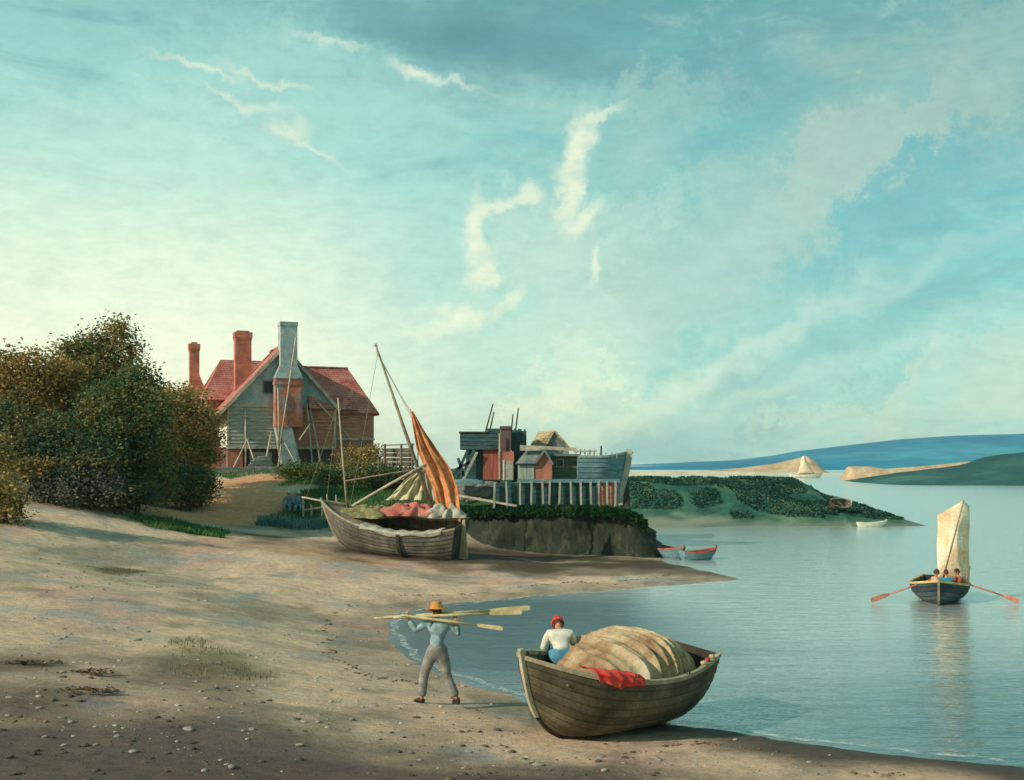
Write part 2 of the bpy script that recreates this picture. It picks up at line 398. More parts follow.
# turf and bank
lay((58,84,50), smooth(58,63,yy)*(1-ell((-16.5,66), 3.2, 5, xx, yy, 0, .4, 2)))
lay((50,76,48), ell((-21.5,50), 9.8, 7, xx, yy, .1, .4, 8, .4))
lay((56,84,54), ell((-8.0,54.6), 8.0, 4.8, xx, yy, 0, .4, 9, .3))
for q in [(-14.6,62,2.1,5.5),(-13.4,55.5,2.7,4.2),(-13.6,50.5,2.2,3.6),(-15.5,48,2.5,2.2)]:
    lay((226,164,118), ell(q[:2], q[2], q[3], xx, yy, 0, .4, 3, .25)*.95)
lay((66,92,62), ell(gp(180,533,1.45), 2.0, 1.6, xx, yy, .5, .5, 11)*.9)
lay((84,84,62), ell(gp(122,563,1.35), .75, 1.6, xx, yy, -.2, .5, 12)*.85)
lay((128,124,76), ell(gp(215,658,.75), 1.2, 1.5, xx, yy, .6, .7, 13)*.7)

# near left corner: shade painted in with dark silt; wet mud along the water
silt_shade = ell(gp(40,770,.7), 6.3, 5.3, xx, yy, -.18, .7, 14, .8); lay((98,88,76), silt_shade*.9)
silt_shade = ell(gp(400,800,.4), 5.2, 2.4, xx, yy, -.1, .7, 15, .8); lay((106,90,78), silt_shade*.9)
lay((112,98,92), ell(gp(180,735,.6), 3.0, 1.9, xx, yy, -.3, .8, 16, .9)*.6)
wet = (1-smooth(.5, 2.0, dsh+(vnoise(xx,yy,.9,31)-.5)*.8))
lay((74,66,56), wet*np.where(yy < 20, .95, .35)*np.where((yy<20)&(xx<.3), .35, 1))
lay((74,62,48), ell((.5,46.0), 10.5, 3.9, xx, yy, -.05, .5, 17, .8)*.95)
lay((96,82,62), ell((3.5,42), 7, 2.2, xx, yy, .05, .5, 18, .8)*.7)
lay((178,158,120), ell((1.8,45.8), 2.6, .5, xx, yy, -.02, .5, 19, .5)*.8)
wetness = np.clip(wet*.8, 0, 1)
terr = raw_mesh('ground', V, Fc, None, smooth=True) if False else None
m, nt, lk, b = new_mat('beach_ground')
at = nt.new('ShaderNodeAttribute'); at.attribute_name = 'soil'
v = mapped(nt, lk)
n1 = noise_node(nt, lk, v, 5, 10, .78); n2 = noise_node(nt, lk, v, 40, 6, .75)
g1 = ramp(nt, [(.32,(.62,.63,.66,1)),(.5,(1,1,1,1)),(.68,(1.3,1.24,1.15,1))]); lk.new(n1, g1.inputs[0])
n0 = noise_node(nt, lk, mapped(nt, lk, (.7,1.6,1)), 1.7, 8, .75, .8); g0 = ramp(nt, [(.34,(.76,.80,.86,1)),(.5,(1,1,1,1)),(.66,(1.22,1.16,1.06,1))]); lk.new(n0, g0.inputs[0])
g2 = ramp(nt, [(.3,(.6,.6,.6,1)),(.7,(1.35,1.35,1.35,1))]); lk.new(n2, g2.inputs[0])
c = mix_rgb(nt, lk, 1, at.outputs['Color'], g1.outputs[0], 'MULTIPLY')
c = mix_rgb(nt, lk, .8, c, g2.outputs[0], 'MULTIPLY'); c = mix_rgb(nt, lk, 1, c, g0.outputs[0], 'MULTIPLY')
lk.new(c, b.inputs['Base Color'])
aw = nt.new('ShaderNodeAttribute'); aw.attribute_name = 'damp'
rr = math_node(nt, lk, 'SUBTRACT', .92, math_node(nt, lk, 'MULTIPLY', aw.outputs['Fac'], .35)); lk.new(rr, b.inputs['Roughness'])
b.inputs['Specular IOR Level'].default_value = .25
bp = nt.new('ShaderNodeBump'); bp.inputs['Strength'].default_value = .9; bp.inputs['Distance'].default_value = .09
hh = math_node(nt, lk, 'ADD', n1, math_node(nt, lk, 'MULTIPLY', n2, .35)); lk.new(hh, bp.inputs['Height']); lk.new(bp.outputs[0], b.inputs['Normal'])
ground = raw_mesh('ground', V, Fc, m, smooth=True); tag(ground, kind='structure', label='sandy beach rising to a turf bank with a track')
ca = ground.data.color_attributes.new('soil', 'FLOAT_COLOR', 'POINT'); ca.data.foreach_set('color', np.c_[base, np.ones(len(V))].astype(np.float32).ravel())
fa = ground.data.attributes.new('damp', 'FLOAT', 'POINT'); fa.data.foreach_set('value', wetness.astype(np.float32))

# ------------------------------------------------------------------ water
m, nt, lk, b = new_mat('river_water')
v = mapped(nt, lk, (.35,1,1))
gi = nt.new('ShaderNodeTexCoord'); sp = nt.new('ShaderNodeSeparateXYZ'); lk.new(gi.outputs['Object'], sp.inputs[0])
n1 = noise_node(nt, lk, v, 2.2, 4, .6, .4); n2 = noise_node(nt, lk, mapped(nt, lk, (.2,1,1)), .35, 4, .6, .2)
# shallow cove over dark mud: darker water
def soft_ell(cx, cy, rx, ry, lo, hi):
    dx = math_node(nt, lk, 'DIVIDE', math_node(nt, lk, 'SUBTRACT', sp.outputs[0], cx), rx)
    dy = math_node(nt, lk, 'DIVIDE', math_node(nt, lk, 'SUBTRACT', sp.outputs[1], cy), ry)
    q = math_node(nt, lk, 'SQRT', math_node(nt, lk, 'ADD', math_node(nt, lk, 'MULTIPLY', dx, dx), math_node(nt, lk, 'MULTIPLY', dy, dy)))
    q = math_node(nt, lk, 'ADD', q, math_node(nt, lk, 'MULTIPLY', math_node(nt, lk, 'SUBTRACT', n2, .5), .5))
    mr = nt.new('ShaderNodeMapRange'); mr.interpolation_type = 'SMOOTHSTEP'
    lk.new(q, mr.inputs[0]); mr.inputs[1].default_value = lo; mr.inputs[2].default_value = hi; mr.inputs[3].default_value = 1; mr.inputs[4].default_value = 0
    return mr.outputs[0]
cove = soft_ell(.2, 28, 5.4, 9.5, .45, 1.35)
near = soft_ell(13, 14, 15, 13, .3, 1.25)
col = mix_rgb(nt, lk, n2, lin((210,222,214)), lin((232,236,226)))
col = mix_rgb(nt, lk, near, col, lin((96,134,136)))
col = mix_rgb(nt, lk, cove, col, lin((110,134,138)))
lk.new(col, b.inputs['Base Color'])
b.inputs['IOR'].default_value = 1.33; b.inputs['Metallic'].default_value = .65
sl = math_node(nt, lk, 'SUBTRACT', .55, math_node(nt, lk, 'MULTIPLY', cove, .42)); lk.new(sl, b.inputs['Specular IOR Level'])
rg = math_node(nt, lk, 'ADD', .16, math_node(nt, lk, 'MULTIPLY', cove, .12)); lk.new(rg, b.inputs['Roughness'])
bp = nt.new('ShaderNodeBump'); bp.inputs['Strength'].default_value = .55; bp.inputs['Distance'].default_value = .12
n3 = noise_node(nt, lk, v, 6, 3, .6)
hh = math_node(nt, lk, 'ADD', n1, math_node(nt, lk, 'MULTIPLY', n3, .3)); lk.new(hh, bp.inputs['Height']); lk.new(bp.outputs[0], b.inputs['Normal'])
w = MB(); w.add([(-600,-60,0),(3500,-60,0),(3500,3800,0),(-600,3800,0)], [(0,1,2,3)])
tag(w.build('water', m), kind='structure', label='calm tidal river')

# thin broken foam at the edge of the cove
m, nt, lk, b = new_mat('edge_foam')
b.inputs['Base Color'].default_value = lin((214,222,212)); b.inputs['Roughness'].default_value = .7
fn = noise_node(nt, lk, mapped(nt, lk), 5, 5, .7)
fr = ramp(nt, [(.42,(0,0,0,1)),(.68,(.75,.75,.75,1))]); lk.new(fn, fr.inputs[0]); lk.new(fr.outputs[0], b.inputs['Alpha'])
fo = MB(); pts = [Vector((p[0], p[1], 0)) for p in shore[0:18]]
fine = []
for a_, b_ in zip(pts[:-1], pts[1:]):
    k = max(2, int((b_-a_).length/.25))
    fine += [a_.lerp(b_, t/k) for t in range(k)]
rows = [[], []]
for i in range(1, len(fine)-1):
    d = (fine[i+1]-fine[i-1]).normalized(); nrm = Vector((d.y, -d.x, 0))
    wv = .06*math.sin(i*.9)+.05*math.sin(i*.37); wd = .12+.10*random.random()
    # toward the water side
    tst = fine[i]+nrm*.3
    if float(sdist(np.array([tst.x]), np.array([tst.y]))[0]) > 0: nrm = -nrm
    rows[0].append(fine[i]+nrm*(.12+wv)+Vector((0,0,.012))); rows[1].append(fine[i]+nrm*(.12+wv+wd)+Vector((0,0,.012)))
fo.grid(rows); tag(fo.build('shore_foam', m), kind='stuff', label='thin broken line of foam along the waterline', cat='foam')

# ------------------------------------------------------------------ far land
def ridge(name, prof, Y, depth, mat, label, front=.5, bump=.05, seg=160, rows=14, zb=-.5):
    """a hill whose skyline has the given outline at distance Y; falls to the water in front and behind"""
    px = np.array([p[0] for p in prof], float); py = np.array([p[1] for p in prof], float)
    q = np.linspace(px[0], px[-1], seg); sk = np.interp(q, px, py)
    x = (q-HX)/F*Y; top = np.maximum(CZ-(sk-HY)/F*Y, zb)
    vs = []
    for k in range(rows+1):
        t = k/rows*2-1; yk = Y+t*depth; sh = (1-abs(t)**1.7)
        xk = x*(1+t*depth/Y*.35)
        nz = (vnoise(xk, np.full_like(xk, yk), depth*.35, 3)-.5)+(vnoise(xk, np.full_like(xk, yk), depth*.12, 4)-.5)*.5
        nz = nz*(top-zb)*bump*2*(1 if k not in (rows//2,) else .3)
        vs.append(np.c_[xk, np.full_like(xk, yk), zb+(top-zb)*sh+nz])
    V = np.concatenate(vs); i, j = np.meshgrid(np.arange(rows), np.arange(seg-1), indexing='ij'); a = (i*seg+j).ravel()
    o = raw_mesh(name, V, np.c_[a, a+1, a+seg+1, a+seg], mat, smooth=True)
    return tag(o, label=label, kind='structure')
M['far_hill'] = pmat('hazy_wooded_hills', [(2,112,148),(12,130,160),(60,154,170)], .006, .95, 0, (1,1,4), fine=.03)  # haze of distance painted into the hills' base blue
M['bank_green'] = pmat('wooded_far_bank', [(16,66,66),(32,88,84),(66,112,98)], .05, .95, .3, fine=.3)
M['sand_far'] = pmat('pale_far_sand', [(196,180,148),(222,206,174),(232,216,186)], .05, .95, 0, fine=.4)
M['cliff_tan'] = pmat('tan_bluff', [(164,142,108),(196,166,130),(208,186,152)], .12, .95, .2, fine=.8)
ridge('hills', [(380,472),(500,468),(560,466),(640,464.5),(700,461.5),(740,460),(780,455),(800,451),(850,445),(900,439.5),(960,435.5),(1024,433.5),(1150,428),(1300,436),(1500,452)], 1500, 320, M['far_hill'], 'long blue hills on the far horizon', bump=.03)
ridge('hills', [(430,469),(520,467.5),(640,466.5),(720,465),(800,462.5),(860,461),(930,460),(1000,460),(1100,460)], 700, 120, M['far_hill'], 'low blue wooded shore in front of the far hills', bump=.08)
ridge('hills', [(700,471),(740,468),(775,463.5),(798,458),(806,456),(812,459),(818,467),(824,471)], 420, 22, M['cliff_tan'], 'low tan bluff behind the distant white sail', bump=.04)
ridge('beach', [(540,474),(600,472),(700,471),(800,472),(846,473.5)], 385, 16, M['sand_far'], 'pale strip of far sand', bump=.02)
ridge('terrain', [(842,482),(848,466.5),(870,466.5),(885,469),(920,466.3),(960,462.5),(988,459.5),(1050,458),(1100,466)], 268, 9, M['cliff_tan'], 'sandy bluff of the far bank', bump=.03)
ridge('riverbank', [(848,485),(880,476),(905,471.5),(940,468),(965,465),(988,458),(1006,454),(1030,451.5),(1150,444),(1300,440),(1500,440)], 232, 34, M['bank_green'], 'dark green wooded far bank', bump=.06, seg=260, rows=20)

# green headland across the water
def head_h(x, y):
    px = HX+F*x/y
    x0 = (925-HX)/F*73           # tip
    xs = np.array([-3, 5, 9, 14, 19, 21.5, 23.5, 25.6, 28.4]); hs = np.array([3.0, 3.05, 3.08, 3.12, 3.15, 3.0, 1.9, .95, -.2])
    crest = np.interp(x, xs, hs)
    t = (y-72.6)/11.0
    f = np.where(t < 1, smooth(-.02, 1, np.clip(t,0,1))**.72, 1-smooth(1, 2.3, t))
    tipw = np.clip((28.4-x)/5, .12, 1)         # narrows toward the tip
    t2 = (y-72.8)/(11.0*tipw); f2 = np.where(t2 < 1, np.clip(t2,0,1)**.65, 1-smooth(1, 2.3, t2))
    f = np.where(x > 22.5, f2, f)
    z = -.35+(crest+.35)*f
    n = (vnoise(x,y,2.2,41)-.5)*.5+(vnoise(x,y,.8,42)-.5)*.28+(vnoise(x,y,.3,43)-.5)*.1
    # tan mud flat at the foot of its left part
    flat = (1-smooth(12, 16, x))*(1-smooth(74, 79.5, y))
    z = z*(1-flat)+flat*(.04+.07*np.clip(y-72.4,-1,5))
    return z+n*np.clip(z,0,1)*.55*(1-flat*.8)*np.where(y > 82, .4, 1)
hx = np.linspace(-3, 29.2, 260); hy = np.linspace(71.5, 99, 130); A, B = np.meshgrid(hx, hy)
HZ = head_h(A.ravel(), B.ravel()); VH = np.c_[A.ravel(), B.ravel(), HZ]
i, j = np.meshgrid(np.arange(129), np.arange(259), indexing='ij'); a = (i*260+j).ravel()
m = pmat('headland_turf', [(18,62,54),(34,84,70),(62,104,82),(100,126,102)], .35, .95, .5, fine=2.5)
nt, lk = m.node_tree.nodes, m.node_tree.links; b = nt['Principled BSDF']
at = nt.new('ShaderNodeAttribute'); at.attribute_name = 'mud'
old = b.inputs['Base Color'].links[0].from_socket
lk.new(mix_rgb(nt, lk, at.outputs['Fac'], old, lin((128,134,116))), b.inputs['Base Color'])
hl = raw_mesh('headland', VH, np.c_[a, a+1, a+261, a+260], m, smooth=True); tag(hl, label='low green headland across the water', kind='structure')
fx, fy = VH[:,0], VH[:,1]
mud = (1-smooth(11, 16, fx+(vnoise(fx,fy,1.5,51)-.5)*4))*(1-smooth(74.6, 77.2, fy+(vnoise(fx,fy,1,52)-.5)*2))
mud = np.maximum(mud, .55*(1-smooth(.1,.4,VH[:,2]+(vnoise(fx,fy,1,53)-.5)*.3)))
fa = hl.data.attributes.new('mud', 'FLOAT', 'POINT'); fa.data.foreach_set('value', mud.astype(np.float32))

# ------------------------------------------------------------------ leaves, trees, bushes
def leaf_cloud(lobes, n, size, flat=.6, shell=.55):
    """quads scattered through ellipsoid lobes (cx,cy,cz,rx,ry,rz)"""
    L = np.array(lobes, float); vol = (L[:,3]*L[:,4]*L[:,5])**.8; pick = rng.choice(len(L), n, p=vol/vol.sum())
    d = rng.normal(size=(n,3)); d /= np.linalg.norm(d, axis=1)[:,None]
    # lumpy shell: clumps sit at discrete directions
    rad = shell+(1-shell)*rng.random(n)**.7
    rad *= 1+.21*rng.normal(size=n)
    c = L[pick,:3]+d*rad[:,None]*L[pick,3:6]
    # snap into small twig clumps
    k = max(30, n//26); cc = c[rng.choice(n, k)]
    idx = rng.choice(k, n); 
    spread = size*2.1
    c2 = cc[idx]+rng.normal(size=(n,3))*spread*np.array([1,1,.7])
    use = rng.random(n) < .72; c = np.where(use[:,None], c2, c)
    a = rng.normal(size=(n,3)); a /= np.linalg.norm(a, axis=1)[:,None]; a[:,2] *= flat
    bb = np.cross(a, rng.normal(size=(n,3))); bb /= np.linalg.norm(bb, axis=1)[:,None]
    s = size*(.5+rng.random(n))[:,None]
    V = np.stack([c-a*s*.6, c+bb*s*.35, c+a*s*.6, c-bb*s*.35], 1).reshape(-1,3)
    return V, np.arange(4*n).reshape(n,4)
def tree(name, label, base, lobes, n, size, mat, trunk_r=.16, group=None, stems=1):
    """lobes in world metres; base on the ground"""
    root = thing(name, label, 'tree' if 'tree' in name else 'bush', base, 0, group)
    L = [(l[0]-base[0], l[1]-base[1], l[2]-base[2], l[3], l[4], l[5]) for l in lobes]
    V, Fq = leaf_cloud(L, n, size); raw_mesh('crown', V, Fq, mat, root)
    t = MB(); top = max(l[2] for l in L)
    hub = Vector((sum(l[0] for l in L)/len(L), sum(l[1] for l in L)/len(L), 0))
    for s in range(stems):
        off = Vector((random.uniform(-.3,.3), random.uniform(-.3,.3), 0))*(stems > 1)
        p = [off+Vector((0,0,-.2)), off+hub*.1+Vector((.05,0,top*.25)), hub*.5+Vector((-.08,.05,top*.5)), hub*.8+Vector((0,0,top*.75))]
        t.tube(p, [trunk_r*1.25, trunk_r, trunk_r*.7, trunk_r*.3], 8)
    for l in L:
        c = Vector(l[:3]); a0 = Vector((hub.x*.35, hub.y*.35, max(.1, min(c.z*.55, top*.5)))); mid = a0.lerp(c, .55)+Vector((random.uniform(-.2,.2), random.uniform(-.2,.2), .15))
        t.tube([a0, mid, c, c+Vector((random.uniform(-.4,.4), random.uniform(-.4,.4), l[5]*.7))], [trunk_r*.5, trunk_r*.33, trunk_r*.2, .015], 6)
        for q in range(5):
            e = c+Vector((random.uniform(-.8,.8)*l[3], random.uniform(-.8,.8)*l[4], random.uniform(-.3,.85)*l[5]))
            t.tube([mid.lerp(c, random.random()), c.lerp(e, .5)+Vector((0,0,.1)), e], [trunk_r*.18, trunk_r*.12, .01], 5)
    t.build('trunk', M['bark'], root, smooth=True)
    return root
def lobe(px, py, rpx, rpy, Y, dy=1.0):
    c = P(px, py, Y); return (c.x, c.y, c.z, rpx/F*Y, max(rpx/F*Y*.9, .5)*dy, rpy/F*Y)
M['leaf_brown'] = leaf_mat('autumn_leaves', [(78,84,54),(122,112,62),(168,130,74),(204,168,106)], .45)
M['leaf_mix']   = leaf_mat('turning_leaves', [(60,86,62),(96,110,66),(146,128,72),(194,164,102)], .4)
M['leaf_green'] = leaf_mat('deep_green_leaves', [(50,84,64),(78,108,70),(118,122,74),(164,142,88)], .5)
M['leaf_olive'] = leaf_mat('olive_gold_leaves', [(92,98,60),(140,124,72),(180,150,90),(204,178,116)], .6)
M['leaf_teal']  = leaf_mat('teal_dark_leaves', [(48,78,64),(76,100,72),(118,118,74),(156,132,82)], .6)
M['leaf_grey']  = leaf_mat('grey_bramble_leaves', [(66,76,72),(108,112,100),(146,144,124)], 1.2)
M['leaf_hedge'] = leaf_mat('hedge_leaves', [(52,84,46),(92,110,58),(140,132,78)], .9)
GT = 'trees of the copse left of the house'
tree('tree', 'russet leaved tree on the left edge of the copse', on(22,500,47), [lobe(25,372,34,22,47),lobe(-15,385,40,32,47),lobe(8,420,46,40,46),lobe(60,380,26,24,48),lobe(-50,400,40,40,47),lobe(45,440,36,36,46)], 30000, .135, M['leaf_brown'], .2, GT)
tree('tree', 'tallest tree of the copse, with thin sunlit tawny top', on(108,500,51), [lobe(115,333,16,14,51),lobe(92,345,18,16,51),lobe(70,352,16,12,51),lobe(112,362,26,24,51),lobe(80,385,40,34,51),lobe(120,410,36,44,51),lobe(135,350,9,8,51),lobe(60,400,30,30,50)], 34000, .13, M['leaf_mix'], .22, GT)
tree('tree', 'dark green rounded tree in front of the tallest one', on(128,508,46), [lobe(138,384,22,18,46.5),lobe(112,405,28,24,46),lobe(146,418,24,30,46),lobe(105,445,40,34,45.5),lobe(146,458,26,26,46)], 27000, .125, M['leaf_green'], .18, GT)
tree('tree', 'low golden olive tree beside the house', on(190,490,56), [lobe(184,404,22,16,56),lobe(196,430,24,24,56),lobe(170,435,22,28,56),lobe(190,455,28,18,55),lobe(207,418,9,11,56)], 18000, .13, M['leaf_olive'], .14, GT)
tree('tree', 'lowest tree of the copse, dark green, left of the middle', on(60,515,44), [lobe(60,440,34,24,44),lobe(30,455,34,30,44),lobe(85,462,34,24,43.5),lobe(5,440,26,40,44)], 21000, .125, M['leaf_teal'], .15, GT)
tree('tree', 'young russet tree at the back of the copse', on(150,490,58), [lobe(160,395,10,10,58),lobe(150,415,18,20,58),lobe(168,440,14,24,57)], 5000, .15, M['leaf_mix'], .1, GT)
GB = 'bushes in front of the copse'
tree('bush', 'grey green bramble bush at the foot of the copse, beside the pale hazel', on(50,510,42.5), [lobe(42,482,26,15,42.5),lobe(66,487,18,13,42.3)], 5200, .11, M['leaf_grey'], .05, GB, 3)
tree('bush', 'grey bramble bush under the dark green tree', on(95,510,43), [lobe(88,484,22,14,43),lobe(108,488,18,13,43)], 4600, .11, M['leaf_grey'], .05, GB, 3)
tree('bush', 'dark green bush between the grey bramble and the track', on(140,505,45), [lobe(132,485,20,14,45),lobe(156,483,20,14,46)], 4600, .12, M['leaf_green'], .05, GB, 3)
tree('bush', 'low dark bush nearest the house on the track side', on(185,495,52), [lobe(176,478,20,12,52),lobe(200,476,14,10,53),lobe(180,492,20,9,52)], 4200, .12, M['leaf_teal'], .05, GB, 3)
tree('bush', 'pale olive hazel bush cut by the left edge of the view', on(0,540,36.5), [lobe(-4,470,16,36,37),lobe(-8,500,26,24,36.5),lobe(10,505,14,20,36.5)], 5200, .11, M['leaf_olive'], .05, GB, 3)
tree('bush', 'russet tufted bush at the foot of the leftmost tree', on(32,500,42), [lobe(34,468,16,9,42)], 1500, .11, M['leaf_brown'], .04, GB, 2)
tree('bush', 'dark bush hiding the stem of the golden olive tree', on(195,497,54), [lobe(188,482,22,13,54),lobe(206,484,12,9,54),lobe(188,497,20,9,53.5),lobe(204,496,12,8,53.5)], 4200, .12, M['leaf_green'], .05, GB, 3)
tree('bush', 'low olive green bush nearest the sand in front of the middle bushes', on(120,510,43.5), [lobe(112,494,24,9,43.5),lobe(140,495,22,8,44.5),lobe(160,493,14,7,46)], 4200, .11, M['leaf_teal'], .04, GB, 3)
GH = 'bushes below the house'
tree('bush', 'green hedge bush on the bank under the house chimney', on(305,490,64), [lobe(296,472,18,6,64),lobe(318,474,18,8,63.5)], 4200, .14, M['leaf_hedge'], .05, GH, 3)
tree('bush', 'tawny twiggy bush under the right end of the house', on(362,485,66), [lobe(352,458,12,10,67),lobe(368,456,13,10,67),lobe(360,468,22,8,66)], 4200, .15, M['leaf_olive'], .05, GH, 3)
tree('bush', 'dark green bush behind the small mast of the beached boat', on(345,495,60), [lobe(335,480,20,10,60),lobe(362,478,20,12,60)], 4200, .14, M['leaf_green'], .05, GH, 3)
tree('bush', 'dark bush behind the mainmast of the beached boat', on(400,497,58), [lobe(385,480,20,14,58),lobe(412,484,20,11,58),lobe(436,490,14,8,58)], 5000, .13, M['leaf_teal'], .05, GH, 3)

def blades(name, label, cat, pts, hgt, wid, mat):
    """grass: a thin bent blade at each (x,y)"""
    pts = np.asarray(pts); off = np.ones(len(pts), bool)
    for q in [(-14.6,62,1.9,5.5),(-13.4,55.5,2.4,4.2),(-13.6,50.5,1.9,3.6)]: off &= np.hypot((pts[:,0]-q[0])/q[2], (pts[:,1]-q[1])/q[3]) > 1
    pts = pts[off]; n = len(pts); z = height(pts[:,0], pts[:,1])-.01
    c = np.c_[pts, z]; an = rng.random(n)*6.28; d = np.c_[np.cos(an), np.sin(an), np.zeros(n)]
    h = (hgt*(.5+rng.random(n)))[:,None]; lean = rng.normal(size=(n,3))*.35; lean[:,2] = 1
    V = np.stack([c-d*wid, c+d*wid, c+lean*h*np.array([.6,.6,1])+d*wid*.25, c+lean*h*np.array([.6,.6,1])-d*wid*.25], 1).reshape(-1,3)
    o = raw_mesh(name, V, np.arange(4*n).reshape(n,4), mat); return tag(o, label, cat, kind='stuff')
def in_ell(c, rx, ry, n, ang=0):
    a = rng.random(n)*6.283; q = np.sqrt(rng.random(n))*(1+.15*np.sin(a*5)); x = q*np.cos(a)*rx; y = q*np.sin(a)*ry
    return np.c_[c[0]+x*math.cos(ang)-y*math.sin(ang), c[1]+x*math.sin(ang)+y*math.cos(ang)]
pts = np.concatenate([in_ell((-7.5,55.5), 7.5, 3.4, 12000), in_ell((-10.5,64), 6, 4, 9000), in_ell(gp(180,533,1.45), 1.9, 1.5, 3000, .5), in_ell((-19,68), 5, 3, 3000), in_ell((-22,47), 4.5, 2.2, 5000)])
blades('grass', 'green turf on the bank between the beach and the house', 'grass', pts, .15, .022, M['blade'])
pts = np.concatenate([in_ell((-10.9,50.6), 2.7, .5, 2200)])
blades('grass', 'blue green reeds at the foot of the bank', 'reeds', pts, .3, .022, M['blade_blue'])
pts = np.concatenate([in_ell(gp(222,668,.7), 1.0, .7, 420, .3), in_ell(gp(205,650,.75), .5, .5, 200), in_ell(gp(122,563,1.35), .6, 1.2, 500), in_ell(gp(190,640,.8), .4, .6, 200)])
blades('grass', 'thin dry grass on the open beach', 'grass', pts, .06, .007, M['blade_dry'])
# shrubby cover on the headland
n = 30000; q = np.c_[rng.uniform(4, 27, n), rng.uniform(75, 88, n)]; z = head_h(q[:,0], q[:,1])
keep = (z > .35)&((q[:,0] > 15)|(q[:,1] > 77.2)); q, z = q[keep], z[keep]
dn = vnoise(q[:,0], q[:,1], 1.6, 61) > .3; q, z = q[dn], z[dn]; n = len(q)
an = rng.random((n,3))-.5; an /= np.linalg.norm(an,axis=1)[:,None]; bn = np.cross(an, rng.normal(size=(n,3))); bn /= np.linalg.norm(bn,axis=1)[:,None]
c = np.c_[q, z+rng.random(n)*.10]
Vv = np.stack([c-an*.1, c+bn*.07, c+an*.1, c-bn*.07], 1).reshape(-1,3)
tag(raw_mesh('undergrowth', Vv, np.arange(4*n).reshape(n,4), leaf_mat('headland_scrub', [(16,58,50),(30,80,66),(60,102,80),(100,122,96)], .6)), 'low scrub covering the green headland', 'undergrowth', kind='stuff')

# ------------------------------------------------------------------ stones
def stone_mesh(seed, flat=.6):
    bm = bmesh.new(); bmesh.ops.create_icosphere(bm, subdivisions=2, radius=1); rr = random.Random(seed)
    dirs = [Vector((rr.gauss(0,1), rr.gauss(0,1), rr.gauss(0,1))).normalized() for _ in range(6)]
    for v in bm.verts:
        k = 1+sum(.13*math.sin(2.1*v.co.dot(d)+i) for i, d in enumerate(dirs)); v.co *= k; v.co.z *= flat
    me = bpy.data.meshes.new('stone'); bm.to_mesh(me); bm.free()
    V = np.array([v.co[:] for v in me.vertices]); Fq = np.array([p.vertices[:] for p in me.polygons]); return V, Fq
SM = [stone_mesh(i) for i in range(5)]
def pebbles(name, label, pts, s0, s1, mat):
    Vs, Fs, b = [], [], 0; z = height(pts[:,0], pts[:,1])
    for k, (p, zz) in enumerate(zip(pts, z)):
        V0, F0 = SM[k%5]; s = s0+(s1-s0)*random.random()**2.5; a = random.random()*6.28; ca, sa = math.cos(a), math.sin(a)
        W = V0@np.array([[ca,sa,0],[-sa,ca,0],[0,0,1]])*np.array([s*1.25,s,s*.8])+np.array([p[0],p[1],zz+s*.12]); Vs.append(W); Fs.append(F0+b); b += len(V0)
    tag(raw_mesh(name, np.concatenate(Vs), np.concatenate(Fs), mat, smooth=True), label, 'pebbles', kind='stuff')
def scatter(x0, x1, y0, y1, n, seed, thr=.5, s=1.2):
    q = np.c_[rng.uniform(x0,x1,n*3), rng.uniform(y0,y1,n*3)]
    q = q[(vnoise(q[:,0],q[:,1],s,seed) > thr)&(sdist(q[:,0],q[:,1]) > .15)]; return q[:n]
pebbles('pebbles', 'grey pebbles strewn over the near beach', np.concatenate([scatter(-9,6,11.5,22,380,71,.55), scatter(-14,-2,22,34,350,72,.55)]), .008, .045, M['stone'])
pebbles('pebbles', 'pale shells and chalk bits strewn over the beach', np.concatenate([scatter(-8,4,12.5,21,90,73,.55), scatter(-8,-2.5,17,24,60,74,.4)]), .008, .04, M['shell'])
q = np.c_[rng.uniform(-8,7,60000), rng.uniform(13,42,60000)]; sdq = sdist(q[:,0], q[:,1]); wob = .35*np.sin(q[:,0]*1.3)+(vnoise(q[:,0],q[:,1],.8,81)-.5)*.7
q = q[(np.abs(sdq-1.5-wob) < .12)&(vnoise(q[:,0],q[:,1],.35,82) > .42)][:900]
pebbles('wrack_line', 'dark broken line of seaweed scraps left by the tide', q, .008, .032, M['kelp'])
bpy.data.objects['wrack_line']['category'] = 'seaweed'
q = scatter(-9,2,11.5,18,420,91,.45,.7); pebbles('soil_clods', 'dark crumbs of earth in the near left corner', q, .01, .05, pmat('dark_clods', [(60,54,46),(88,80,68),(112,100,84)], 6, .95, .4)); bpy.data.objects['soil_clods']['category'] = 'earth clods'
GS = 'loose pale stones on the near beach'
st_first = None
for k, (px, py, s) in enumerate([(137,640,.11),(148,632,.07),(190,730,.10),(133,752,.09),(70,722,.07),(300,745,.08),(352,720,.06),(375,706,.09),(395,708,.06),(362,707,.05),(600,757,.07),(645,752,.05),(470,752,.06),(60,640,.07),(250,690,.06),(330,690,.06),(232,768,.08),(540,765,.09),(420,760,.06),(655,700+58,.07),(95,745,.05),(172,655,.05)]):
    Y = (CZ-.5)*F/(py-HY); 
    for _ in range(4): x = (px-HX)/F*Y; Y = (CZ-gz(x, Y))*F/(py-HY)
    x = (px-HX)/F*Y; p = Vector((x, Y, gz(x,Y)+s*.1))
    V0, F0 = SM[k%5]
    o = raw_mesh('beach_stone', V0, F0, M['stone'], smooth=True); o.location = p; s *= .62; o.scale = (s*1.3,s,s*.7); o.rotation_euler = (0,0,k*1.3)
    tag(o, 'small pale stone lying loose on the near beach sand', 'stone', GS)
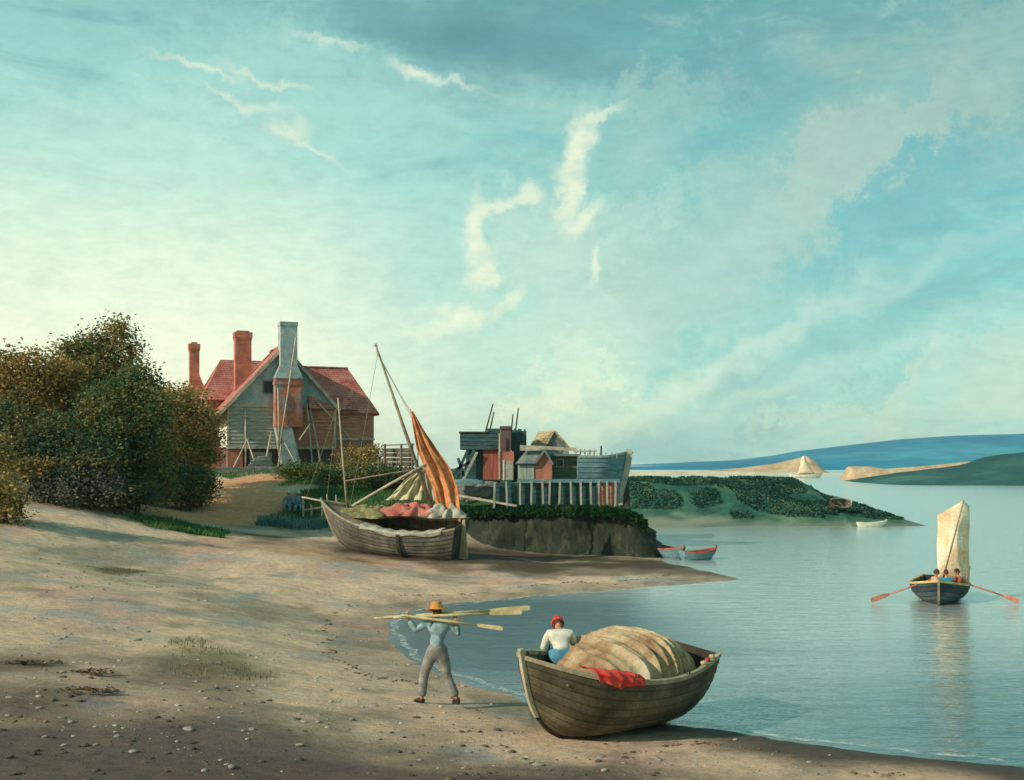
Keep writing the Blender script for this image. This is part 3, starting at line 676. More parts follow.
def ground_at(px, py):
    Y = (CZ-.5)*F/(py-HY)
    for _ in range(6): x = (px-HX)/F*Y; Y = (CZ-gz(x, Y))*F/(py-HY)
    x = (px-HX)/F*Y; return Vector((x, Y, gz(x, Y)))
for k, (px, py, lab) in enumerate([(84,692,'rusty brown heap of kelp in the near left corner, the darkest of the three'),(92,673,'upper right of the rusty kelp heaps, just above the darkest one'),(30,664,'leftmost of the rusty kelp heaps on the near beach')]):
    p = ground_at(px, py); kb = MB()
    for q in range(46):
        a = random.random()*6.28; r0 = random.random()**.6*.42; c = Vector((r0*1.3*math.cos(a), r0*.6*math.sin(a), .02+.07*(1-r0/.45)))
        d = Vector((math.cos(a*3+q), math.sin(a*3+q)*.5, 0)); pts = [c+d*t*.09+Vector((0,0,.05*math.sin(t*2.2+q)*(1 if t else 0))) for t in range(4)]
        wd = .02+.02*random.random(); n_ = Vector((-d.y, d.x, 0)).normalized()
        kb.grid([[p_-n_*wd*(1-.2*i) for i, p_ in enumerate(pts)], [p_+n_*wd*(1-.2*i)+Vector((0,0,.01)) for i, p_ in enumerate(pts)]])
    o = kb.build('kelp_heap', M['kelp']); o.location = p; o.scale = (.8,.8,.6); tag(o, lab, 'seaweed', 'kelp heaps on the near beach')

# ------------------------------------------------------------------ boats (bow toward +x, keel along x, z up)
def make_boat(root, L, B, depth, bow_up, stern_up, mats, strakes=8, transom=.62, rocker=.28, rake=.42, thwarts=(.35,.6), lap=.022, full=.62, ribs=9, bluff=2.6):
    """clinker boat: planked outside, inner skin, ribs, keel, stem, transom, rails, thwarts; returns helpers"""
    NS = 34
    def bw(s):                     # half breadth at the rail
        if s < .45: q = transom+(1-transom)*math.sin(min(1, s/.45)*math.pi/2)
        else: q = max(0, 1-((s-.45)/.55)**bluff)
        return B/2*q
    def sheer(s): return depth+bow_up*max(0, (s-.35)/.65)**2+stern_up*max(0, (.4-s)/.4)**2
    def keel(s): return rocker*max(0, (s-.66)/.34)**2.2+rocker*.25*max(0, (.15-s)/.15)**2
    def pt(s, t, side, off=0.0):
        a = t*math.pi/2; b = bw(s)
        fine = 1 if s < .5 else 1-.55*((s-.5)/.5)**1.5
        y = b*math.sin(a)**(1.05-.5*full*fine if t > 0 else 1)
        z = keel(s)+(sheer(s)-keel(s))*((1-math.cos(a))*.55+t*.45)
        x = -L/2+L*s-rake*L*.22*(1-t)*max(0,(s-.55)/.45)**1.6+.06*L*(1-t)*max(0,(.2-s)/.2)
        return Vector((x, side*(y+off*(1 if b > .02 else .3)), z))
    S = [i/NS for i in range(NS+1)]
    pl = MB(); stv = []
    for side in (-1, 1):
        for k in range(strakes):
            t0, t1 = k/strakes, (k+1)/strakes
            lo = [pt(s, t0, side, lap if k else .004) for s in S]; mid = [pt(s, (t0+t1)/2, side, lap*.62) for s in S]; hi = [pt(s, t1, side, .002) for s in S]
            und = [pt(s, t0, side, 0) for s in S]
            pl.grid([und, lo, mid, hi]); stv += [k+.001]*len(S)+[k+.03]*len(S)+[k+.5]*len(S)+[k+.985]*len(S)
    po = pl.build('hull', mats['hull'], root); fa_ = po.data.attributes.new('strake', 'FLOAT', 'POINT'); fa_.data.foreach_set('value', stv)
    inn = MB()
    for side in (-1, 1):
        inn.grid([[pt(s, t, side, -.03)+Vector((0,0,.03*(1-t))) for s in S[:-1]] for t in [i/6 for i in range(7)]])
    inn.build('inner_planking', mats['inner'], root, smooth=True)
    tr = MB(); prof = [pt(0, t, 1, 0) for t in [i/8 for i in range(9)]]; poly = prof+[Vector((p.x, -p.y, p.z)) for p in prof[::-1][:-1]]
    if transom > .1:
        poly[8] = poly[8]; tr.prism([p+Vector((-.01,0,0)) for p in poly], (.045,0,0)); tr.build('transom', mats.get('transom', mats['hull']), root)
    for side in (-1, 1):
        g = MB(); A = [pt(s, 1, side) for s in S]
        prev = [[], [], [], []]
        for i, p in enumerate(A):
            o_ = side*.03; inw = -side*min(.045, abs(p.y))
            for q, (dy, dz) in enumerate(((o_, -.035), (o_, .03), (inw, .03), (inw, -.035))): prev[q].append(p+Vector((0,dy,dz)))
        g.grid(prev+[prev[0]]); g.build('gunwale', mats['rail'], root)
    st = MB(); pts = [pt(1, t, 1) for t in [i/10 for i in range(11)]]; pts[-1] = pts[-1]+Vector((.02,0,.10))
    for p in pts: p.y = 0
    w_ = .035
    st.grid([[p+Vector((-.03,-w_,0)) for p in pts], [p+Vector((.05,-w_*.8,-.01)) for p in pts], [p+Vector((.05,w_*.8,-.01)) for p in pts], [p+Vector((-.03,w_,0)) for p in pts], [p+Vector((-.03,-w_,0)) for p in pts]])
    p = pts[-1]; st.box((p.x-.03,-w_,p.z-.01),(p.x+.05,w_,p.z+.02)); st.build('stem', mats['stem'], root)
    kl = MB(); K = [pt(s, 0, 1) for s in S]
    for p in K: p.y = 0
    kl.grid([[p+Vector((0,-.03,.01)) for p in K],[p+Vector((0,-.03,-.05)) for p in K],[p+Vector((0,.03,-.05)) for p in K],[p+Vector((0,.03,.01)) for p in K]]); kl.build('keel', mats['hull'], root)
    for s in thwarts:
        b = bw(s)*.88; z = sheer(s)-.2*depth; x = -L/2+L*s; th = MB(); th.box((x-.1,-b,z-.02),(x+.1,b,z+.015)); th.build('thwart', mats['inner'], root, bevel=.006)
    if ribs:
        for k in range(ribs):
            rb = MB(); s = .1+.78*k/(ribs-1)
            for side in (-1, 1):
                c = [pt(s, t, side, -.045)+Vector((0,0,.02)) for t in [i/7 for i in range(8)]]
                for a_, b_ in zip(c[:-1], c[1:]): rb.bar(a_, b_, .03, .035, up=(1,0,0))
            q0 = pt(s, 0, 1, 0)+Vector((0,0,.03)); rb.bar(q0+Vector((0,-.06,0)), q0+Vector((0,.06,0)), .03, .05, up=(0,0,1)); rb.build('frame', mats['inner'], root)
    return pt, bw, sheer
def loc2w(root, p):
    return Matrix.LocRotScale(root.location, root.rotation_euler, root.scale) @ Vector(p)

# ---- people
def skin_obj(name, chains, mat, parent, smooth_levels=1, extra=None):
    """chains: lists of (point, radius); consecutive points are joined; equal points are shared, giving one continuous surface"""
    verts, rad, edges, idx = [], [], [], {}
    def vid(p, r_):
        k = tuple(round(c, 4) for c in p)
        if k not in idx: idx[k] = len(verts); verts.append(Vector(p)); rad.append(r_)
        return idx[k]
    for ch in chains:
        ids = [vid(p, r_) for p, r_ in ch]
        edges += [(a, b) for a, b in zip(ids[:-1], ids[1:]) if a != b]
    me = bpy.data.meshes.new(name); me.from_pydata([tuple(v) for v in verts], edges, [])
    o = bpy.data.objects.new(name, me); COL.objects.link(o)
    md = o.modifiers.new('s', 'SKIN')
    for i, sv in enumerate(me.skin_vertices[0].data):
        rr_ = rad[i]; sv.radius = rr_ if hasattr(rr_, '__len__') else (rr_, rr_); sv.use_root = (i == 0)
    md.use_smooth_shade = True
    sb = o.modifiers.new('u', 'SUBSURF'); sb.levels = smooth_levels; sb.render_levels = smooth_levels
    dg = bpy.context.evaluated_depsgraph_get(); dg.update()
    m2 = bpy.data.meshes.new_from_object(o.evaluated_get(dg))
    bpy.data.objects.remove(o)
    if extra:
        bm = bmesh.new(); bm.from_mesh(m2)
        k = MB(); extra(k); off = [bm.verts.new(v) for v in k.v]
        for f in k.f:
            try: bm.faces.new([off[i] for i in f])
            except ValueError: pass
        bm.to_mesh(m2); bm.free(); m2.polygons.foreach_set('use_smooth', [True]*len(m2.polygons))
    if name in ('shirt', 'trousers'):
        from mathutils import noise as mno
        for v in m2.vertices:
            q = v.co; v.co = q+v.normal*(.010*mno.noise(Vector((q.x*14, q.y*14, q.z*6)))+.006*mno.noise(Vector((q.x*9+5, q.y*9, q.z*26))))
    m2.materials.clear(); m2.materials.append(mat)
    o = bpy.data.objects.new(name, m2); COL.objects.link(o); o.parent = parent
    return o
def lerp(a, b, t): return Vector(a).lerp(Vector(b), t)
def hand_chains(wrist, dirn, palm_n, grip=.9, sgn=1):
    """palm, four bent fingers and a thumb; dirn along the hand, palm_n out of the palm"""
    d = Vector(dirn).normalized(); n = (Vector(palm_n)-d*d.dot(Vector(palm_n))).normalized(); s = d.cross(n)*sgn
    w = Vector(wrist); out = []
    pc = w+d*.05
    out.append([(w, .024), (pc, (.034,.02))])
    for k, ln in enumerate((.072,.08,.074,.058)):
        b = w+d*.088+s*(.028-.019*k)
        a1 = grip*.75; a2 = grip*1.5; a3 = grip*2.0
        p1 = b+(d*math.cos(a1)+n*math.sin(a1))*ln*.45; p2 = p1+(d*math.cos(a2)+n*math.sin(a2))*ln*.32; p3 = p2+(d*math.cos(a3)+n*math.sin(a3))*ln*.25
        out.append([(pc, (.034,.02)), (b, .0105), (p1, .0095), (p2, .0085), (p3, .007)])
    tb = w+d*.035+s*.032; t1 = tb+(d*.5+s*.7+n*.35).normalized()*.035; t2 = t1+(d*.7+n*.8).normalized()*.03
    out.append([(pc, (.034,.02)), (tb, .0125), (t1, .011), (t2, .0085)])
    return out
def person(label, loc, J, clothes, rot=0, extra_parts=None, group=None, cat='person'):
    """J: joints in metres, in the person's own space"""
    root = thing('person', label, cat, loc, rot, group)
    g = lambda k: Vector(J[k])
    pel, wst, chs, nck, hd = g('pelvis'), lerp(J['pelvis'], J['chest'], .45), g('chest'), g('neck'), g('head')
    fw = Vector(J.get('face', (0,1,0))).normalized()
    ch = [[(pel,(.112,.08)),(wst,(.10,.07)),(chs,(.115,.075)),(nck,.052),(lerp(nck,hd,.45),.05),]]
    for s in ('l','r'):
        sh, el, wr = g('sh'+s), g('el'+s), g('wr'+s); hp, kn, an, to = g('hip'+s), g('kn'+s), g('an'+s), g('to'+s)
        ch.append([(chs,(.115,.075)),(sh,.046),(lerp(sh,el,.5),.046),(el,.037),(lerp(el,wr,.35),.036),(wr,.023)])
        ch += hand_chains(wr, J.get('hd'+s, wr-el), J.get('pn'+s, (0,0,-1)), J.get('grip', .85), 1 if s == 'l' else -1)
        ch.append([(pel,(.112,.08)),(hp,.08),(lerp(hp,kn,.5),.074),(kn,.052),(lerp(kn,an,.35),.053),(an,.034),(lerp(an,to,.5),.034),(to,.026)])
    def head(k):
        up = (hd-nck).normalized() if (hd-nck).length > .01 else Vector((0,0,1)); sd = fw.cross(up).normalized(); f2 = up.cross(sd)
        vs = []; n, mm = 14, 12
        for i in range(mm+1):
            t = math.pi*i/mm
            for j in range(n):
                a = 2*math.pi*j/n; x, y, z = math.sin(t)*math.cos(a), math.sin(t)*math.sin(a), math.cos(t)
                wdt = .073*(1-.22*max(0,-z)); r_f = .096*(1-.12*max(0,-z)); 
                p = hd+sd*x*wdt+f2*(y*r_f+(.012 if z < -.5 and y > 0 else 0))+up*z*.118
                if y > .88 and abs(x) < .3 and -.35 < z < .15: p += f2*.02
                vs.append(p)
        k.add(vs, [(i*n+j, (i+1)*n+j, (i+1)*n+(j+1)%n, i*n+(j+1)%n) for i in range(mm) for j in range(n)])
        k.ball(hd+f2*.10-up*.012, .017, 8, 6, (.8,.9,1.3))          # nose
        k.ball(hd+f2*.088-up*.055, .02, 8, 6, (1.2,.45,.35))        # lips
        for q in (-1,1): k.ball(hd+sd*q*.074-up*.012, .026, 8, 6, (.35,.7,1.1))
    skin_obj('body', ch, M['skin'], root, 1, head)
    up = (hd-nck).normalized(); sd = fw.cross(up).normalized(); f2 = up.cross(sd)
    for q in (-1,1):
        e = MB(); e.ball(hd+sd*q*.03+f2*.087+up*.012, .011, 8, 6); e.build('eye', M['eye'], root, smooth=True)
    hr = MB(); vs = []; n, mm = 16, 8
    for i in range(mm+1):
        t = math.pi*.62*i/mm
        for j in range(n):
            a = 2*math.pi*j/n; x, y, z = math.sin(t)*math.cos(a), math.sin(t)*math.sin(a), math.cos(t)
            lift = .35*max(0, y)*(i/mm); vs.append(hd-f2*.008+sd*x*.081+f2*y*.102+up*(z*.128+lift*.12))
    hr.add(vs, [(i*n+j, (i+1)*n+j, (i+1)*n+(j+1)%n, i*n+(j+1)%n) for i in range(mm) for j in range(n)]); hr.build('hair', M['hair'], root, smooth=True)
    # shirt with sleeves
    top = [[(lerp(pel,wst,.25),(.155,.122)),(wst,(.142,.112)),(lerp(wst,chs,.6),(.158,.118)),(chs,(.16,.12)),(lerp(chs,nck,.75),(.07,.068))]]
    for s in ('l','r'):
        sh, el, wr = g('sh'+s), g('el'+s), g('wr'+s); top.append([(chs,(.16,.12)),(sh,.074),(lerp(sh,el,.5),.07),(el,.062),(lerp(el,wr,.5),.058),(lerp(el,wr,.82),.05)])
    skin_obj('shirt', top, clothes['shirt'], root, 2)
    tro = [[(wst,(.138,.108)),(pel,(.155,.122))]]
    for s in ('l','r'):
        hp, kn, an = g('hip'+s), g('kn'+s), g('an'+s); tro.append([(pel,(.155,.122)),(hp,.114),(lerp(hp,kn,.5),.106),(kn,.086),(lerp(kn,an,.45),.084),(lerp(kn,an,.88),.078)])
    skin_obj('trousers', tro, clothes['trousers'], root, 2)
    for s in ('l','r'):
        an, to = g('an'+s), g('to'+s); heel = an-(to-an).normalized()*.05; heel.z = to.z
        skin_obj('shoe', [[(an+Vector((0,0,.03)),.045),(an,.046),(lerp(an,to,.5),.044),(to,.036)],[(an,.046),(heel,.032)]], M['leather'], root, 2)
    def hat(kind, mat_):
        k = MB(); n = 20; c = hd-f2*.005
        if kind == 'straw': prof = [(.001,.165),(.05,.163),(.085,.15),(.1,.10),(.104,.05),(.175,.035),(.178,.026),(.10,.035),(.092,.05),(.088,.10),(.07,.14),(.001,.15)]
        else: prof = [(.001,.15),(.04,.146),(.075,.12),(.094,.08),(.1,.04),(.103,.01),(.092,.008),(.088,.04),(.08,.08),(.001,.13)]
        rows = []
        for r0, z0 in prof: rows.append([c+sd*math.cos(2*math.pi*j/n)*r0+f2*math.sin(2*math.pi*j/n)*r0*1.12+up*(z0+(.012*math.cos(4*math.pi*j/n) if r0 > .12 else 0)) for j in range(n+1)])
        k.grid(rows); k.build('hat' if kind == 'straw' else 'cap', mat_, root, smooth=True)
    if clothes.get('straw'): hat('straw', clothes['straw'])
    if clothes.get('cap'): hat('cap', clothes['cap'])
    return root

# ---- near boat drawn up on the mud
bm_ = dict(hull=M['hull_grey'], inner=M['hull_inner'], rail=M['gunwale'], stem=M['stem_pale'])
nb = thing('rowing_boat', 'large clinker rowing boat drawn up on the near mud, heaped with a pleated canvas', 'boat', (1.46, 17.35, .08), (R(-6), R(-1.2), R(180+42)))
ptN, bwN, shN = make_boat(nb, 3.85, 1.95, 1.0, .36, .18, bm_, bluff=3.6, strakes=9, transom=.66, rocker=.42, rake=.5, thwarts=(.22,.72,.86), full=.85)
# ring bolt and rowlocks
for s, sd_ in ((.3,-1),(.3,1),(.62,-1),(.62,1)):
    p = ptN(s, 1, sd_); k = MB(); k.tube([p+Vector((-.03,0,.02)), p+Vector((-.035,0,.12))], .012, 6); k.tube([p+Vector((.03,0,.02)), p+Vector((.035,0,.12))], .012, 6); k.build('rowlock', M['dark_wood'], nb)

# pleated canvas heap in the boat
def draped(name, label, cat, root, fn, nu, nv, mat, thick=.0, group=None, kind=None):
    k = MB(); rows = [[Vector(fn(i/nu, j/nv)) for i in range(nu+1)] for j in range(nv+1)]; k.grid(rows)
    o = k.build(name, mat, None, smooth=True); return o
from mathutils import noise as mno
k = MB(); rows = []; NU_, NV_ = 230, 40
for j in range(NV_+1):
    v_ = j/NV_; th = math.pi*(1-v_)            # far side, over the top, near side
    row = []
    for i in range(NU_+1):
        u_ = i/NU_*2-1; env = max(0, 1-abs(u_)**2.3)**.5
        fan = u_+.16*u_*abs(math.cos(th))+.05*math.sin(th*2+u_*4)
        ph = fan*13+1.1*math.sin(fan*4.1+.7)
        w1 = 1-abs(math.sin(ph)); w2 = 1-abs(math.sin(ph*2.3+1)); amp = (.055+.05*abs(math.cos(th)))*env
        f_ = amp*(w1**1.3*1.1+.35*w2)+.022*mno.noise(Vector((u_*3, v_*5, 2)))+.008*mno.noise(Vector((u_*14, v_*16, 5)))
        hz = .70*env*(1-.10*u_); by = .80*(.25+.75*env)
        row.append(Vector((1.22*u_+.07*math.sin(th)*math.cos(u_*2), (by+f_)*math.cos(th), .78+(hz+f_*.9)*math.sin(th)**.72 if math.sin(th) > 0.001 else .70)))
    rows.append(row)
k.grid(rows)
cv = k.build('canvas_heap', M['canvas'], smooth=True); cv.location = loc2w(nb, (-.42, -.06, 0)); cv.rotation_euler = nb.rotation_euler
tag(cv, 'big mound of pleated brown and cream canvas piled in the near boat', 'canvas')
# loose net corks and rope along the stern rail
# red cloth over the rail facing us
def red_fn(u, v):
    s = .70+.22*(u-.5); p = ptN(min(.95, max(.05, s)), 1, 1)
    fold = .018*math.sin(u*26)+.02*math.sin(v*9+u*7)
    w_in = v < .35
    if v < .35: q = (v/.35); return (p.x, p.y-.32*(1-q)-.0, p.z+.07+fold*.6-.02*(1-q)+.05*(1-abs(u-.5)))
    q = (v-.35)/.65; drop = (.13 if u < .5 else .17)*q*(1-.5*abs(u-.5)); pp = ptN(s, 1-drop/1.2, 1, .055)
    return (pp.x+.04*math.sin(u*5)*q, pp.y+.012+fold*.8, p.z+.06-drop+.0)
near_side = 1
k = MB(); k.grid([[Vector(red_fn(i/30, j/16)) for i in range(31)] for j in range(17)])
rc = k.build('red_cloth', M['cloth_red'], smooth=True); rc.location = nb.location; rc.rotation_euler = nb.rotation_euler
tag(rc, 'bright red cloth hanging over the near rail of the large rowing boat', 'cloth')
md = rc.modifiers.new('t', 'SOLIDIFY'); md.thickness = .012
# small float and rag at the stern rail
p = loc2w(nb, ptN(.14, 1, 1)+Vector((0,-.1,.06)))
for q, (dx, mt, lb) in enumerate(((0, 'cloth_red', 'small red cork float on the stern rail of the near boat'), (-.14, 'stem_pale', 'small pale cork float on the stern rail of the near boat'), (.13, 'stem_pale', 'pale cork float nearest the canvas on the rail of the near boat'))):
    k = MB(); k.tube([(-.05,0,0),(-.035,0,0),(.035,0,0),(.05,0,0)], [.02,.036,.036,.02], 9); o = k.build('cork_float', M[mt], smooth=True); o.location = loc2w(nb, ptN(.12+dx*.3, 1, 1)+Vector((0,-.02,.065))); o.rotation_euler = (0, .2, 1.0+q); tag(o, lb, 'float')

# man in the boat, bending forward with his back to us
J = dict(pelvis=(0,0,.10), chest=(-.04,.19,.37), neck=(-.05,.28,.46), head=(-.06,.39,.53), face=(-.05,1,-.8), shl=(-.22,.21,.41), shr=(.13,.21,.41), ell=(-.30,.30,.18), elr=(.22,.34,.18), wrl=(-.2,.5,.08), wrr=(.1,.54,.1),
     hipl=(-.10,.03,.06), hipr=(.10,.03,.06), knl=(-.16,.46,.08), knr=(.14,.46,.1), anl=(-.16,.50,-.36), anr=(.14,.5,-.36), tol=(-.18,.66,-.39), tor=(.16,.66,-.39), pnl=(0,.4,-1), pnr=(0,.4,-1))
pm = P(563, 651, 17.35)
person('man in red cap and white shirt bending forward in the near boat, back turned', (pm.x, pm.y, pm.z-.17), J, dict(shirt=M['shirt_white'], trousers=M['trouser_blue'], cap=M['cloth_red']))

# man carrying oars
base = ground_at(438, 706)
J = dict(pelvis=(-.03,.0,.93), chest=(.0,.02,1.30), neck=(-.02,.03,1.47), head=(-.03,.05,1.60), face=(-.6,.8,0), shl=(-.19,.02,1.40), shr=(.19,.03,1.39), ell=(-.38,-.02,1.28), elr=(.36,.0,1.20), wrl=(-.50,.0,1.49), wrr=(.30,-.02,1.42),
     hipl=(-.12,.0,.88), hipr=(.07,.02,.88), knl=(-.25,.10,.49), knr=(.16,.04,.47), anl=(-.28,.08,.09), anr=(.33,-.06,.12), tol=(-.42,.17,.045), tor=(.25,.08,.045), pnl=(0,.3,1), pnr=(0,.3,1), hdl=(-.3,.1,1), hdr=(-.1,.1,1))
man = person('barefaced man in straw hat, blue shirt and grey trousers walking the beach under a load of oars', base, J, dict(shirt=M['shirt_blue'], trousers=M['trouser'], straw=M['straw']))
man['label'] = 'man in straw hat and blue shirt walking the beach with oars across his shoulders'
def oar(name, label, a, b, r0, blade_w, mat, group=None):
    """round shaft from a to b, blade at the b end"""
    a, b = Vector(a), Vector(b); root = thing(name, label, 'oar', a, 0, group); d = b-a; L = d.length
    k = MB(); k.tube([(0,0,0), d*.05, d*.08, d*.45, d*.74], [r0*.7,r0*.7,r0*1.1,r0*1.25,r0], 8); k.build('shaft', mat, root, smooth=True)
    k = MB(); dn = d.normalized(); up = Vector((0,0,1)); sdv = dn.cross(up).normalized(); up2 = sdv.cross(dn)
    rows = [[], []]; lo = []
    prof = [(.70,r0*.8),(.76,blade_w*.3),(.82,blade_w*.46),(.92,blade_w*.5),(.985,blade_w*.5),(1,blade_w*.36)]
    up_ = [d*t+up2*w_ for t, w_ in prof]; dn_ = [d*t-up2*w_ for t, w_ in prof]
    poly = [p-sdv*.009 for p in up_+dn_[::-1]]; k.prism(poly, sdv*.018); k.build('blade', mat, root)
    return root
c0 = base+Vector((0,.02,0))
GO = 'oars carried by the man in the straw hat'
oar('oar', 'uppermost of the long pale oars carried by the man in the straw hat', base+Vector((-1.10,.10,1.47)), base+Vector((1.56,.02,1.66)), .022, .08, M['oar_cream'], GO)
oar('oar', 'lowest of the carried pale oars, its blade drooping toward the water', base+Vector((-.62,-.085,1.55)), base+Vector((1.1,-.12,1.33)), .022, .07, M['oar_cream'], GO)
oar('oar', 'middle of the carried pale oars, behind the neck of the man in the straw hat', base+Vector((-.75,-.05,1.50)), base+Vector((1.42,-.05,1.60)), .022, .08, M['oar_cream'], GO)

# ---- sailing rowboat on the river
bp_ = G(945, 606, 0)
sb_ = thing('sailing_boat', 'dark hulled rowing boat under a cream spritsail out on the river', 'boat', (bp_.x+.42, bp_.y+1.5, -.12), (0,0,R(-112)))
sm = dict(hull=M['hull_blue'], inner=M['hull_inner'], rail=M['yellow_wood'], stem=M['mid_wood'])
ptS, bwS, shS = make_boat(sb_, 3.6, 1.75, .62, .26, .1, sm, strakes=6, transom=.6, rocker=.15, thwarts=(.3,.5,.7))
def w2l(root, p): return Matrix.LocRotScale(root.location, root.rotation_euler, root.scale).inverted() @ Vector(p)
YS = sb_.location.y-.35
mst = MB(); mst.tube([w2l(sb_, P(954,595,YS+.12)), w2l(sb_, P(955,550,YS+.12)), w2l(sb_, P(958,506,YS+.1))], [.04,.035,.02], 8); mst.build('mast', M['mid_wood'], sb_, smooth=True)
cor = [P(937,515,YS), P(962,500,YS), P(970,506,YS), P(969,583,YS), P(937,579,YS)]
rows = []
for j in range(15):
    v_ = j/14; row = []
    for i in range(13):
        u_ = i/12; topz = cor[0].z+(cor[1].z-cor[0].z)*min(1, u_/.78) if u_ < .78 else cor[1].z+(cor[2].z-cor[1].z)*(u_-.78)/.22
        botz = cor[4].z+(cor[3].z-cor[4].z)*u_; x = cor[0].x+(cor[3].x-cor[0].x)*u_+.015*math.sin(v_*9)
        row.append(w2l(sb_, Vector((x, YS-.02-.28*math.sin(math.pi*u_)*math.sin(math.pi*min(1,v_*.9+.1)), topz+(botz-topz)*v_))))
    rows.append(row)
k = MB(); k.grid(rows); so = k.build('sail', M['sail_cream'], sb_, smooth=True); so.modifiers.new('t','SOLIDIFY').thickness = .01
k = MB(); k.tube([w2l(sb_, P(941,586,YS-.46)), w2l(sb_, P(952,545,YS-.44)), w2l(sb_, P(964,500,YS-.2))], [.026,.024,.016], 7); k.build('sprit', M['mid_wood'], sb_, smooth=True)
k = MB(); k.tube([w2l(sb_, P(970,566,YS-.05)), w2l(sb_, P(966,586,YS-.1))], .02, 6); k.build('tiller_pole', M['mid_wood'], sb_)
GOA = 'oars of the sailing rowboat'
oar('oar', 'reddish oar stretching to the left of the boat with the sail', P(939,577,bp_.y+.9), P(871,600.5,bp_.y+.6), .022, .15, M['oar_red'], GOA)
oar('oar', 'reddish oar stretching to the right of the boat with the sail', P(956,580,bp_.y+.9), P(1019,601,bp_.y+.5), .022, .15, M['oar_red'], GOA)
def seated(lean=.12, reach=.35):
    return dict(pelvis=(0,0,.08), chest=(0,lean,.40), neck=(0,lean+.03,.55), head=(0,lean+.06,.69), face=(0,1,-.05), shl=(-.17,lean,.47), shr=(.17,lean,.47), ell=(-.24,lean+.12,.26), elr=(.24,lean+.12,.26), wrl=(-.18,lean+reach,.26), wrr=(.18,lean+reach,.26),
     hipl=(-.09,.03,.05), hipr=(.09,.03,.05), knl=(-.13,.44,.1), knr=(.13,.44,.1), anl=(-.13,.48,-.28), anr=(.13,.48,-.28), tol=(-.14,.62,-.31), tor=(.14,.62,-.31))
for px, dy, lab, cl in ((931.5,.5,'person in pinkish shirt seated left of the blue figure in the sailing boat', dict(shirt=M['shirt_pink'], trousers=M['trouser'])),
                    (948,.25,'person in bright blue coat seated in the middle of the sailing boat', dict(shirt=M['shirt_teal'], trousers=M['trouser_blue'])),
                    (962,.7,'person in rusty red shirt seated right of the blue figure in the sailing boat', dict(shirt=M['shirt_red'], trousers=M['leather']))):
    p = P(px, 590, bp_.y+dy); pr_ = person(lab, (p.x, p.y, .36), seated(), cl, rot=R(-90 if px < 940 else 180 if px < 955 else 90) if px != 948 else 0); pr_.scale = (.86,.86,.86)

# ---- two small boats by the wharf corner
bt = thing('moored_boat', 'small brown moored boat close to the wharf corner, seen end on', 'boat', (G(672,559).x, 49.6, -.1), (0,0,R(-70)))
make_boat(bt, 2.6, 1.05, .48, .18, .08, dict(hull=M['board_blue'], inner=M['hull_inner'], rail=M['red_wood'], stem=M['mid_wood']), strakes=5, thwarts=(.35,.6), ribs=0)
bt = thing('moored_boat', 'small blue moored boat with reddish rail, farther from the wharf corner', 'boat', (G(704,562).x, 48.6, -.1), (0,0,R(22)))
make_boat(bt, 1.75, .85, .42, .18, .1, dict(hull=M['board_blue'], inner=M['hull_inner'], rail=M['red_wood'], stem=M['red_wood']), strakes=5, thwarts=(.35,.6), ribs=0)
# ---- boats by the headland
p = G(870, 526.5); bt = thing('distant_boat', 'tiny white boat floating at the foot of the green headland', 'boat', (p.x, p.y-.4, -.1), (0,0,R(8)))
make_boat(bt, 2.0, .7, .36, .12, .06, dict(hull=M['white_wash'], inner=M['hull_inner'], rail=M['white_wash'], stem=M['white_wash']), strakes=3, thwarts=(.5,), ribs=0)
x, y = P(838,518,76.2).x, 76.2; z = float(head_h(np.array([x]), np.array([y]))[0])
bt = thing('beached_dinghy', 'dark dinghy propped on its side on the slope of the green headland', 'boat', (x, y, z+.12), (R(38), 0, R(38)))
make_boat(bt, 2.1, 1.0, .5, .12, .06, dict(hull=M['hull_grey'], inner=M['hull_inner'], rail=M['gunwale'], stem=M['gunwale']), strakes=4, thwarts=(.5,), ribs=0)

# ---- distant white-sailed vessel
yb = 300; p = G(806, 478.0); dv = thing('distant_sailboat', 'distant boat with one white sail beyond the green headland', 'boat', (P(806,478,yb).x, yb, -.2))
make_boat(dv, 9, 2.4, 1.1, .5, .2, dict(hull=M['white_wash'], inner=M['hull_inner'], rail=M['gunwale'], stem=M['gunwale']), strakes=3, thwarts=(), ribs=0)
k = MB(); k.tube([(-.6,0,0),(-.9,0,6.0)], [.12,.06], 8); k.build('mast', M['mid_wood'], dv)
rows = []
for j in range(9):
    v_ = j/8; wl, wr_ = -1.1-1.3*v_**1.0*.9, -.3+2.9*v_**1.5
    rows.append([Vector((wl+(wr_-wl)*i/8, -.15-.5*math.sin(math.pi*i/8)*math.sin(math.pi*(.2+.7*v_)), 6.1-5.0*v_)) for i in range(9)])
k = MB(); k.grid(rows); so = k.build('sail', M['sail_cream'], dv, smooth=True); so.modifiers.new('t','SOLIDIFY').thickness = .03

